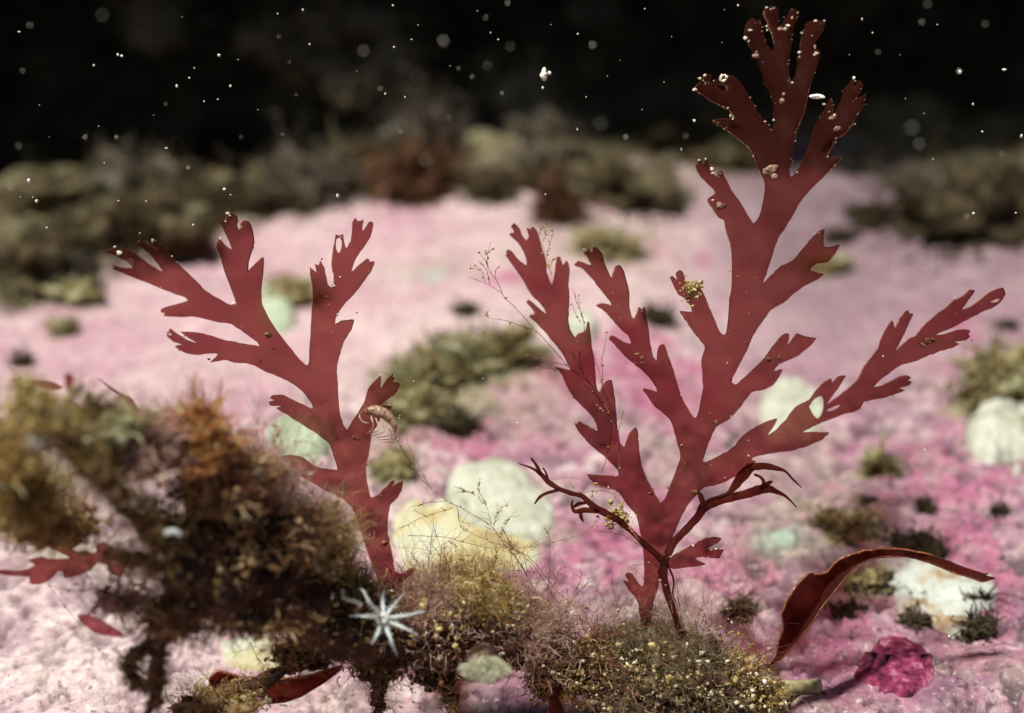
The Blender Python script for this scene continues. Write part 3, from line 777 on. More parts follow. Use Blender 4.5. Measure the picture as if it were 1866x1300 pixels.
RIGHT = [(1166,1121),(1164,1102),(1157,1088),(1147,1077),(1140,1066),(1135,1058),(1146,1061),(1139,1049),(1144,1044),(1153,1047),(1160,1058),(1169,1069),(1173,1066),(1174,1049),(1173,1016),(1169,983),(1165,961),(1160,939),(1148,925),(1138,912),(1128,897),(1115,891),(1096,888),(1080,878),(1069,866),(1091,866),(1112,867),(1127,868),(1126,857),(1115,845),(1099,830),(1080,814),(1064,798),(1052,783),(1047,772),(1053,773),(1055,768),(1069,776),(1088,784),(1087,773),(1077,757),(1064,744),(1050,730),(1038,714),(1030,698),(1023,681),(1010,669),(1026,672),(1039,674),(1032,657),(1021,638),(1005,619),(992,603),(978,589),(965,576),(974,573),(973,566),(961,552),(963,547),(971,552),(981,562),(996,574),(992,562),(981,549),(969,537),(954,511),(940,491),(927,473),(921,465),(929,467),(922,461),(926,455),(935,461),(943,472),(958,484),(960,476),(954,460),(943,441),(929,429),(931,424),(937,424),(932,412),(938,409),(946,416),(951,428),(959,438),(964,430),(960,416),(966,418),(970,412),(978,421),(983,436),(989,455),(994,473),(996,495),(1000,508),(1005,519),(1009,508),(1012,490),(1014,471),(1018,468),(1023,471),(1025,483),(1032,475),(1036,479),(1038,495),(1036,519),(1037,541),(1036,565),(1035,589),(1040,605),(1047,615),(1053,609),(1064,605),(1068,600),(1070,588),(1074,588),(1076,611),(1078,635),(1083,657),(1084,681),(1086,705),(1088,713),(1093,714),(1099,700),(1107,693),(1114,694),(1117,708),(1120,730),(1123,763),(1126,792),(1130,808),(1137,815),(1141,806),(1147,790),(1158,779),(1162,790),(1163,806),(1166,830),(1172,857),(1180,876),(1190,895),(1198,909),(1205,916),(1212,909),(1220,889),(1229,865),(1239,838),(1240,830),(1233,803),(1229,790),(1223,768),(1209,753),(1193,741),(1182,725),(1174,714),(1172,708),(1185,710),(1198,714),(1193,702),(1183,688),(1169,674),(1153,662),(1137,648),(1123,632),(1111,619),(1114,612),(1126,616),(1137,624),(1150,627),(1145,613),(1134,603),(1121,589),(1107,573),(1095,562),(1087,558),(1094,553),(1105,554),(1115,557),(1111,549),(1099,534),(1088,519),(1075,503),(1062,491),(1047,483),(1053,476),(1064,479),(1078,484),(1072,471),(1064,460),(1072,455),(1078,461),(1079,451),(1088,453),(1097,465),(1101,479),(1107,495),(1115,508),(1117,498),(1121,486),(1128,483),(1136,495),(1140,511),(1146,535),(1146,557),(1150,573),(1154,581),(1160,573),(1164,560),(1169,564),(1175,560),(1177,576),(1181,595),(1184,619),(1188,640),(1192,655),(1196,657),(1198,640),(1202,630),(1210,628),(1218,648),(1227,675),(1237,710),(1243,728),(1254,747),(1265,762),(1272,755),(1277,733),(1281,706),(1279,674),(1278,652),(1285,633),(1273,617),(1259,598),(1248,582),(1239,568),(1248,568),(1261,569),(1258,558),(1248,546),(1235,535),(1227,520),(1221,506),(1226,503),(1234,510),(1231,498),(1239,492),(1246,499),(1250,512),(1258,520),(1273,520),(1281,534),(1289,553),(1300,577),(1310,601),(1317,610),(1323,608),(1327,588),(1329,555),(1333,520),(1334,493),(1334,475),(1330,442),(1323,421),(1319,402),(1308,395),(1300,383),(1293,372),(1289,363),(1303,353),(1300,345),(1289,335),(1276,321),(1269,310),(1268,302),(1274,290),(1280,300),(1287,290),(1293,305),(1300,318),(1307,321),(1308,314),(1315,312),(1324,327),(1332,345),(1346,364),(1359,386),(1369,402),(1374,407),(1383,397),(1389,378),(1394,348),(1392,329),(1381,305),(1374,287),(1364,269),(1346,254),(1326,239),(1311,228),(1298,220),(1316,216),(1336,217),(1329,201),(1313,193),(1298,185),(1283,175),(1265,162),(1275,150),(1288,137),(1296,138),(1290,153),(1306,145),(1319,135),(1336,140),(1349,152),(1362,173),(1374,195),(1387,216),(1400,231),(1406,237),(1410,223),(1411,198),(1405,175),(1395,152),(1385,124),(1377,104),(1364,81),(1357,66),(1359,46),(1369,33),(1377,39),(1385,38),(1390,56),(1397,81),(1406,93),(1411,81),(1405,61),(1397,38),(1391,25),(1396,14),(1402,19),(1409,13),(1415,15),(1418,33),(1416,51),(1423,46),(1435,28),(1443,18),(1452,20),(1451,38),(1444,56),(1442,81),(1438,109),(1437,135),(1440,152),(1448,142),(1453,114),(1456,94),(1461,66),(1468,46),(1476,39),(1484,43),(1489,36),(1494,42),(1503,38),(1500,53),(1489,71),(1484,89),(1494,94),(1492,109),(1486,127),(1478,150),(1472,173),(1467,198),(1458,223),(1451,244),(1445,267),(1443,292),(1439,315),(1442,324),(1453,310),(1466,287),(1476,259),(1484,236),(1494,216),(1504,198),(1514,180),(1518,198),(1517,211),(1524,203),(1532,183),(1537,165),(1550,150),(1557,145),(1556,160),(1567,147),(1572,157),(1565,170),(1552,188),(1565,178),(1577,174),(1575,190),(1562,211),(1552,228),(1539,244),(1524,254),(1517,267),(1508,284),(1519,287),(1534,286),(1521,302),(1499,324),(1478,345),(1459,367),(1445,391),(1432,413),(1418,434),(1410,456),(1402,483),(1394,507),(1391,517),(1405,502),(1424,485),(1445,475),(1464,453),(1480,434),(1494,421),(1503,418),(1501,437),(1503,449),(1515,450),(1531,445),(1523,461),(1507,479),(1488,481),(1476,492),(1488,496),(1501,500),(1488,511),(1467,520),(1448,534),(1429,550),(1405,565),(1392,582),(1378,601),(1370,615),(1362,636),(1348,663),(1337,685),(1333,697),(1340,702),(1351,693),(1372,674),(1391,655),(1407,633),(1421,616),(1429,609),(1438,609),(1436,628),(1442,620),(1452,608),(1464,613),(1487,617),(1475,631),(1456,647),(1434,658),(1418,666),(1409,676),(1426,673),(1418,690),(1407,703),(1388,712),(1370,714),(1362,725),(1345,747),(1327,765),(1305,779),(1294,800),(1286,822),(1281,840),(1288,842),(1305,833),(1327,822),(1341,811),(1348,800),(1364,787),(1388,773),(1415,763),(1413,773),(1399,794),(1413,784),(1432,765),(1450,741),(1475,728),(1485,714),(1496,701),(1514,690),(1516,697),(1528,686),(1541,686),(1526,709),(1506,737),(1519,728),(1536,716),(1552,703),(1564,690),(1574,668),(1587,652),(1600,635),(1605,617),(1615,599),(1625,584),(1631,598),(1639,581),(1648,569),(1653,566),(1657,572),(1663,572),(1658,584),(1648,607),(1638,627),(1631,640),(1643,629),(1656,617),(1668,612),(1678,599),(1691,586),(1709,571),(1724,561),(1737,548),(1755,539),(1767,528),(1776,530),(1767,543),(1758,555),(1752,565),(1767,560),(1785,547),(1803,533),(1826,524),(1831,538),(1823,551),(1810,560),(1793,567),(1775,576),(1755,586),(1734,598),(1719,604),(1705,611),(1722,609),(1739,603),(1755,600),(1767,603),(1763,609),(1767,614),(1757,621),(1739,624),(1747,628),(1734,635),(1714,640),(1694,647),(1671,657),(1643,665),(1623,678),(1607,690),(1591,706),(1607,703),(1623,695),(1638,687),(1653,684),(1659,688),(1653,693),(1661,697),(1653,703),(1638,707),(1649,711),(1635,717),(1612,725),(1587,730),(1574,733),(1567,745),(1557,751),(1534,756),(1508,766),(1483,777),(1463,788),(1480,787),(1510,789),(1503,796),(1498,802),(1474,812),(1446,821),(1421,824),(1399,828),(1380,832),(1369,836),(1377,842),(1369,853),(1355,862),(1335,871),(1319,880),(1299,886),(1283,889),(1266,905),(1250,925),(1239,947),(1230,969),(1222,988),(1214,1010),(1211,1022),(1205,1044),(1200,1071),(1191,1096),(1186,1125),(1180,1145),(1170,1145)]


def d_left(x, y):
    t = (1060 - y) / 600
    return .440 + .010 * t * t + .009 * np.sin((x - 600) / 90 + y / 260) + .010 * ((x - 600) / 300) * t + .0022 * np.sin(x / 31 + y / 43)


def d_right(x, y):
    t = (1120 - y) / 1100
    lobe = .010 * np.sin((x - 1250) / 105 + y / 330) + .0026 * np.sin(x / 37 - y / 41)
    return .448 + .016 * t * t - .012 * np.sin(math.pi * np.clip(t, 0, 1)) + lobe + .012 * ((x - 1300) / 400) * t


def seaweed(label, base, group="red blades of forked seaweed"):
    t = empty("red_seaweed", base); return tag(t, label, "seaweed", group)


FM = [M['frond'], M['rim']]
wl = seaweed("forked red seaweed frond standing on the left of the foreground stalk", P(700, 1080, .44))
o, bl, il = plate("blade", LEFT, d_left, FM, wl, holes=[np.array([(613, 436), (619, 433), (623, 442), (621, 456), (616, 461), (612, 450)], float)])
beads("edge_grains", bl, 100, .00008, .0003, M['cream'], wl)
beads("pale_specks", il, 50, .00008, .00022, M['grain'], wl, .0003)
beads("surface_specks", il, 50, .0001, .0004, M['brown_grain'], wl, .0004)
wr = seaweed("tall much branched red seaweed frond reaching the top of the photo at right", P(1180, 1130, .45))
HOLE = [np.array([(1474, 742), (1483, 729), (1497, 722), (1501, 735), (1499, 750), (1491, 763), (1482, 757)], float),
        np.array([(1506, 747), (1520, 741), (1530, 738), (1526, 744), (1510, 750)], float),
        np.array([(1304, 156), (1312, 153), (1322, 156), (1324, 166), (1316, 167)], float),
        np.array([(1282, 151), (1290, 149), (1291, 155), (1284, 156)], float),
        np.array([(1803, 551), (1813, 546), (1822, 545), (1814, 551)], float)]
o, br, ir = plate("blade", RIGHT, d_right, FM, wr, holes=HOLE)
_, brpy, _ = toPix(br)
beads("edge_grains", br, 150, .00008, .0003, M['cream'], wr)
beads("edge_grains", br[brpy < 330], 170, .00008, .0003, M['cream'], wr)
beads("pale_specks", ir, 110, .00008, .00022, M['grain'], wr, .0003)
beads("surface_specks", ir, 80, .0001, .0004, M['brown_grain'], wr, .0005)


def on(px, py, f, lift=.0008):
    d = float(f(np.array([px * 1.0]), np.array([py * 1.0]))[0]) - lift
    return P(px, py, d)


# crusts caught on the tall frond: white tips, the ring, orange cysts, dark flecks
def nodules(name, lst, fun, mat, parent, rough=.35):
    for px, py, rp in lst:
        c = on(px, py, fun, .0006); r = rp * (.52 if mat is M['grain'] else .72) * mpp(.45)
        v, f = blob(c, (r * RNG.uniform(.8, 1.5), r * .5, r * RNG.uniform(.7, 1.2)), ICO2, rough * 1.8, 1.8, int(px)); mesh(name, v, f, mat, parent)


nodules("white_crust", [(1436, 47, 7), (1431, 53, 5), (1443, 33, 4), (1358, 70, 6), (1367, 55, 5), (1488, 97, 7), (1484, 100, 5), (1397, 48, 3), (1398, 55, 3), (1410, 15, 3), (1397, 14, 3), (1502, 38, 3), (1486, 38, 4), (1556, 142, 5),
                        (1275, 143, 4), (1284, 137, 4), (1266, 163, 5), (1274, 292, 3), (1286, 290, 3), (1297, 309, 5), (1299, 316, 4), (1331, 212, 4), (1335, 217, 3), (1394, 222, 3), (1410, 219, 3), (1444, 151, 3), (1456, 96, 4), (1457, 104, 3), (1461, 60, 3), (1299, 365, 4), (1521, 210, 4), (1502, 190, 4)], d_right, M['grain'], wr)
nodules("orange_cyst", [(1405, 312, 13), (1411, 322, 8), (1428, 172, 6), (1425, 185, 8), (1423, 54, 6), (1516, 215, 6), (1526, 235, 6), (1377, 102, 6), (1313, 375, 9)], d_right, M['shrimp'], wr, .25)
nodules("dark_fleck", [(1305, 770, 6), (1242, 812, 4), (1345, 505, 3), (1413, 553, 3), (1400, 655, 6), (1420, 652, 5), (1265, 897, 6), (1185, 900, 4), (1170, 652, 5), (1172, 660, 4), (1160, 646, 4)], d_right, M['brown_grain'], wr)
nodules("orange_stain", [(1690, 622, 8), (1681, 628, 7), (1700, 620, 6)], d_right, M['brown_grain'], wr)
# ring shaped white crust at the left top lobe
a = np.linspace(0, 2 * math.pi, 17)[:-1]
rj = RNG.uniform(.75, 1.2, 16); ring = P(1318 + 6.5 * rj * np.cos(a), 142 + 5.5 * rj * np.sin(a), np.full(16, .4515))
v, f = tubes(np.vstack([ring, ring[:1]])[None], np.full((1, 17), .0004) * RNG.uniform(.6, 1.4, (1, 17)), 6)
mesh("white_crust", v, f, M['grain'], wr)
nodules("white_crust", [(415, 389, 4), (419, 393, 3), (411, 404, 3), (402, 434, 3), (604, 518, 4), (609, 521, 3), (425, 554, 5), (209, 450, 4), (217, 461, 6), (278, 438, 3)], d_left, M['grain'], wl)
nodules("dark_fleck", [(595, 541, 3), (488, 611, 6), (645, 798, 4), (652, 801, 4), (599, 556, 2), (700, 990, 6)], d_left, M['brown_grain'], wl)

# golden grain ball on a side lobe of the tall frond
c = on(1262, 530, d_right, .002); n = 150
pp = c + RNG.normal(0, 1, (n, 3)) * np.array((.0013, .0012, .0015))
v, f = lumps(pp, .00018 + .0005 * RNG.uniform(0, 1, n) ** 2, ICO0, .7)
tag(mesh("grain_ball", v, f, M['gold_grain'], smooth=False), "ball of golden sand grains caught on a small lobe of the tall frond", "grain clump")
c = P(1124, 943, .446); n = 130
pp = c + RNG.normal(0, 1, (n, 3)) * np.array((.0018, .0012, .0017))
v, f = lumps(pp, .00018 + .0006 * RNG.uniform(0, 1, n) ** 2, ICO0, .7)
tag(mesh("grain_ball", v, f, M['gold_grain'], smooth=False), "ball of golden grains caught on the stringy weed left of the tall frond", "grain clump")


# stringy old plant in front of the tall frond's root
def ribbons(paths, parent, d0, mat, name="strand", flat=.35):
    for k, p in enumerate(paths):
        q = spline(p, 7)
        d = d0 + .004 * np.sin(q[:, 0] / 60 + k) * np.clip((1010 - q[:, 1]) / 80, 0, 1)
        v, f = tube1(P(q[:, 0], q[:, 1], d), np.maximum(q[:, 2], 1.4) / 2 * mpp(d0), 8, .12, 600, flat)
        mesh(name, v, f, mat, parent)


wo = seaweed("old stringy dark red seaweed with thin torn strands at the tall frond's root", P(1237, 1150, .447))
ribbons([[(1238, 1150, 11), (1227, 1113, 11), (1219, 1091, 13), (1212, 1066, 14), (1208, 1044, 17), (1212, 1026, 17)]], wo, .444, M['frond_old'], "stem", .5)
ribbons([
    [(1210, 1032, 14), (1218, 1008, 14), (1230, 986, 14), (1250, 966, 14), (1272, 941, 16), (1283, 925, 18), (1311, 913, 16), (1330, 908, 15), (1360, 900, 17), (1394, 891, 17), (1413, 896, 10), (1432, 905, 5), (1452, 925, 2)],
    [(1283, 925, 12), (1279, 911, 10), (1273, 897, 7), (1266, 893, 5)],
    [(1282, 918, 8), (1300, 909, 7), (1318, 904, 8), (1330, 897, 10), (1344, 880, 17), (1357, 863, 20), (1370, 852, 14)],
    [(1362, 852, 15), (1394, 850, 13), (1419, 855, 9), (1432, 860, 5), (1446, 875, 4), (1461, 889, 2)],
    [(1388, 893, 10), (1392, 880, 8), (1386, 870, 6), (1374, 865, 5)],
    [(1394, 886, 10), (1402, 880, 8), (1408, 878, 3)],
    [(1212, 1028, 14), (1193, 1008, 12), (1174, 992, 12), (1155, 973, 9), (1139, 959, 12), (1123, 946, 13), (1102, 935, 13), (1080, 922, 12), (1061, 905, 10), (1040, 899, 9), (1018, 891, 9), (999, 878, 10), (986, 865, 8), (970, 854, 5), (945, 845, 2)],
    [(1018, 893, 7), (994, 900, 6), (983, 907, 6), (974, 919, 3)],
    [(986, 865, 7), (978, 849, 6), (968, 835, 4)],
    [(998, 876, 6), (995, 862, 4), (989, 853, 3)],
    [(1090, 932, 9), (1067, 930, 11), (1048, 932, 8), (1042, 922, 5), (1044, 912, 3)],
    [(1046, 924, 6), (1056, 918, 7), (1068, 917, 5)],
    [(1058, 934, 6), (1059, 943, 6), (1063, 951, 3)],
    [(1216, 1030, 4), (1224, 1046, 4), (1228, 1062, 4), (1226, 1082, 3), (1232, 1100, 2)],
], wo, .444, M['frond_old'])
SMALL = [(1216, 1034), (1222, 1018), (1238, 1006), (1261, 994), (1280, 984), (1299, 979), (1313, 981), (1312, 987), (1305, 991), (1291, 999), (1293, 1003), (1305, 1001), (1319, 1002), (1313, 1012), (1310, 1017), (1294, 1017), (1277, 1015), (1266, 1017), (1274, 1023), (1286, 1029), (1255, 1034), (1227, 1037)]
o, bs, _ = plate("leaflet", SMALL, lambda x, y: .446 + .00004 * (x - 1216) + .001 * np.sin(y / 9), FM, wo)
beads("edge_grains", bs, 24, .00012, .0004, M['grain'], wo)

# curled blade at right: folded along its middle, arching over
CURL = [(1398, 1218), (1414, 1197), (1418, 1168), (1428, 1140), (1425, 1118), (1436, 1090), (1453, 1065), (1475, 1044), (1490, 1047), (1507, 1043), (1521, 1026), (1543, 1013), (1575, 1004), (1610, 1000), (1646, 1001), (1682, 1008), (1717, 1018), (1753, 1033), (1785, 1043), (1800, 1046), (1792, 1050), (1814, 1054), (1792, 1061), (1771, 1054), (1735, 1043), (1700, 1029), (1664, 1018), (1628, 1015), (1593, 1018), (1568, 1028), (1543, 1051), (1521, 1079), (1503, 1101), (1482, 1133), (1457, 1165), (1436, 1190), (1414, 1210)]
MID = np.array([(1400, 1216), (1428, 1180), (1460, 1120), (1500, 1070), (1545, 1030), (1610, 1008), (1700, 1020), (1812, 1055)], float)


def d_curl(x, y):
    m = spline(MID, 8)
    dist = np.array([np.min(np.hypot(m[:, 0] - a, m[:, 1] - b)) for a, b in zip(x, y)])
    return .452 + .00004 * (x - 1400) - .00028 * dist + .001 * np.sin(x / 23)


wc = seaweed("single curled red blade arching to the right over the worn white patch", P(1400, 1222, .452))
o, bc, ic = plate("blade", CURL, d_curl, [M['frond_old'], M['rim']], wc, .0006, step=9)
beads("edge_grains", bc, 40, .00008, .00025, M['gold_grain'], wc)

# small blades at the left
SL = [(19, 693), (36, 686), (44, 692), (69, 692), (97, 697), (114, 706), (97, 711), (69, 704), (42, 700)]
wA = seaweed("short red sliver of seaweed lying on the turf at far left", P(114, 706, .40)); plate("blade", SL, lambda x, y: .40 + .0001 * (x - 60), FM, wA, .0008, 7)
SL = [(177, 690), (199, 703), (222, 718), (235, 722), (244, 734), (253, 749), (241, 748), (230, 731), (210, 715), (191, 700)]
wA = seaweed("thin red sliver of seaweed rising from the mound top at left", P(250, 750, .41)); plate("blade", SL, lambda x, y: .41 + .0001 * (x - 200), FM, wA, .0008, 7)
SL = [(118, 683), (126, 679), (134, 686), (133, 702), (128, 712), (120, 708)]
wA = seaweed("small blurred red blade tip between the two slivers at left", P(126, 712, .36)); plate("blade", SL, lambda x, y: .36 + 0 * x, FM, wA, .0008, 7)
SL = [(-20, 1036), (28, 1040), (53, 1037), (64, 1029), (50, 1022), (75, 1015), (91, 1019), (127, 1018), (122, 1012), (97, 1002), (78, 988), (102, 991), (125, 1001), (155, 1008), (177, 1006), (177, 994), (191, 990), (210, 1000), (240, 1008), (250, 1020), (232, 1028), (219, 1051), (199, 1042), (197, 1029), (177, 1026), (163, 1040), (138, 1051), (119, 1054), (116, 1042), (105, 1042), (94, 1056), (75, 1065), (55, 1065), (53, 1052), (25, 1051), (-10, 1046)]
wA = seaweed("toothed red blade lying sideways at the lower left edge", P(250, 1018, .40)); plate("blade", SL, lambda x, y: .40 + .008 * np.sin(x / 60), FM, wA, .0008, 9)
SL = [(141, 1122), (155, 1119), (180, 1128), (199, 1139), (225, 1158), (199, 1160), (172, 1153), (150, 1137)]
wA = seaweed("small pink translucent blade near the lower left corner", P(225, 1158, .40)); plate("blade", SL, lambda x, y: .40 + .0001 * (x - 150), [M['frond_pink'], M['rim']], wA, .0008, 8)
SL = [(395, 1222), (440, 1233), (500, 1238), (560, 1232), (625, 1214), (596, 1240), (560, 1264), (530, 1277), (495, 1282), (470, 1266), (430, 1264), (398, 1262), (380, 1240)]
wA = seaweed("dark red blade lying flat under the overgrown stalk", P(625, 1214, .43)); plate("blade", SL, lambda x, y: .436 + .00005 * (x - 500) + .002 * np.sin(y / 14), [M['frond_shaded'], M['rim']], wA, .0008, 9)
SL = [(1005, 1245), (1016, 1252), (1018, 1272), (1026, 1290), (1040, 1330), (1000, 1330), (1000, 1290)]
wA = seaweed("small red blade hanging below the stalk in the bottom middle", P(1010, 1245, .44)); plate("blade", SL, lambda x, y: .44 + 0 * x, [M['frond_old'], M['rim']], wA, .0008, 9)


# ------------------------------------------------------------------ the overgrown stalk in the foreground
def stalk_path(rows, n=8):
    q = spline(rows, n); p = P(q[:, 0], q[:, 1], q[:, 3]); return p, q[:, 2] * mpp(1) * q[:, 3]


st = empty("overgrown_stalk", P(700, 1180, .43))
tag(st, "dark overgrown kelp stalk lying across the foreground, black underneath", "kelp stalk")
MAIN = [(40, 728, 18, .335), (85, 768, 24, .335), (130, 815, 24, .34), (190, 880, 20, .35), (262, 955, 26, .365), (345, 1020, 66, .38), (430, 1070, 74, .395), (520, 1100, 66, .408), (620, 1135, 58, .42), (720, 1150, 54, .43), (840, 1150, 58, .436), (930, 1180, 40, .442), (1010, 1215, 34, .446), (1100, 1235, 52, .45), (1200, 1235, 66, .452), (1300, 1250, 56, .452), (1380, 1268, 24, .455), (1420, 1280, 10, .455)]
pm, rm = stalk_path(MAIN)
v, f = tube1(pm, rm * .86, 36, .5, 150); mesh("main_stem", v, f, M['stalk'], st)
LEGS = [[(330, 1090, 50, .382), (306, 1145, 34, .384), (286, 1205, 18, .386), (288, 1250, 11, .388), (270, 1300, 6, .39)],
        [(270, 1180, 14, .386), (240, 1195, 9, .39), (234, 1220, 8, .392), (248, 1245, 8, .394), (285, 1250, 9, .39)],
        [(700, 1180, 22, .432), (686, 1225, 13, .434), (690, 1280, 9, .436), (682, 1340, 8, .436)],
        [(790, 1190, 20, .436), (806, 1235, 10, .438), (824, 1290, 8, .44), (818, 1340, 7, .44)],
        [(600, 1160, 30, .42), (560, 1200, 24, .425), (480, 1240, 16, .43), (410, 1262, 12, .432), (390, 1310, 12, .432)],
        [(1160, 1260, 40, .452), (1130, 1290, 34, .45), (1110, 1330, 30, .45)],
        [(380, 1080, 40, .39), (300, 1040, 24, .375), (240, 1020, 12, .372), (200, 1005, 6, .372)]]
LP = []
for L in LEGS:
    p, r = stalk_path(L); v, f = tube1(p, r * .7, 16, .75, 190); mesh("rootlet", v, f, M['stalk'], st); LP.append((p, r * .7))

# fuzz on the stalk: grains and short filaments on its upper side, hanging bits below
k = RNG.integers(0, len(pm), 5200)
an = RNG.uniform(0, 2 * math.pi, 5200)
nr = np.stack([.35 * RNG.normal(0, 1, 5200), np.cos(an), np.sin(an)], -1)
nr /= np.linalg.norm(nr, axis=1, keepdims=True)
sel = (nr[:, 2] > -.25) | (RNG.uniform(0, 1, 5200) < .12)
roots = (pm[k] + nr * rm[k][:, None] * .97)[sel] + RNG.normal(0, .0006, (sel.sum(), 3))
dirs = nr[sel] + np.array((0, 0, .4)); idx = k[sel]
u = idx / len(pm)
cut = [(.0, .30, 'turf_gold', "olive_filaments"), (.30, .52, 'turf', "brown_filaments"), (.52, .72, 'turf_pink', "pinkish_filaments"), (.72, 1.01, 'turf_gold', "golden_filaments")]
for a, b, mt, nm in cut:
    s = (u >= a) & (u < b)
    v, f = bushy(roots[s], dirs[s] + RNG.normal(0, .3, (s.sum(), 3)), RNG.uniform(.002, .0075, s.sum()), .00012, 3)
    tag(mesh(nm, v, f, M[mt], st), kind="stuff")
g = RNG.integers(0, len(roots), 2600)
v, f = lumps(roots[g] + dirs[g] * RNG.uniform(0, .0025, (2600, 1)), .0002 + .0009 * RNG.uniform(0, 1, 2600) ** 3, ICO0)
tag(mesh("sand_grains", v, f, M['gold_grain'], st), kind="stuff")
g = RNG.integers(0, len(roots), 500)
v, f = lumps(roots[g] + dirs[g] * RNG.uniform(0, .003, (500, 1)), .0002 + .0007 * RNG.uniform(0, 1, 500) ** 3, ICO0)
tag(mesh("pale_grains", v, f, M['grain'], st), kind="stuff")

# ragged growth on the rootlets and hanging threads below the stalk
lr, ld = [], []
for p, r in LP:
    i = RNG.integers(0, len(p), 260); n_ = RNG.normal(0, 1, (260, 3)); n_ /= np.linalg.norm(n_, axis=1, keepdims=True)
    lr.append(p[i] + n_ * r[i][:, None]); ld.append(n_ + np.array((0, 0, -.25)))
lr, ld = np.vstack(lr), np.vstack(ld)
v, f = bushy(lr, ld, RNG.uniform(.0015, .006, len(lr)), .00014, 3, .6)
tag(mesh("rootlet_threads", v, f, M['turf'], st), kind="stuff")
g = RNG.integers(0, len(lr), 900)
v, f = lumps(lr[g] + ld[g] * .0008, .0002 + .0010 * RNG.uniform(0, 1, 900) ** 3, ICO0)
tag(mesh("rootlet_grains", v, f, M['brown_grain'], st), kind="stuff")
s = RNG.integers(0, len(pm), 700); n_ = np.stack([RNG.normal(0, .5, 700), -np.abs(RNG.normal(0, .6, 700)), -np.abs(RNG.normal(.8, .4, 700))], -1)
n_ /= np.linalg.norm(n_, axis=1, keepdims=True)
v, f = bushy(pm[s] + n_ * rm[s][:, None] * .85, n_ + np.array((0, 0, -.5)), RNG.uniform(.002, .009, 700), .00009, 3, .5)
tag(mesh("hanging_threads", v, f, M['turf'], st), kind="stuff")

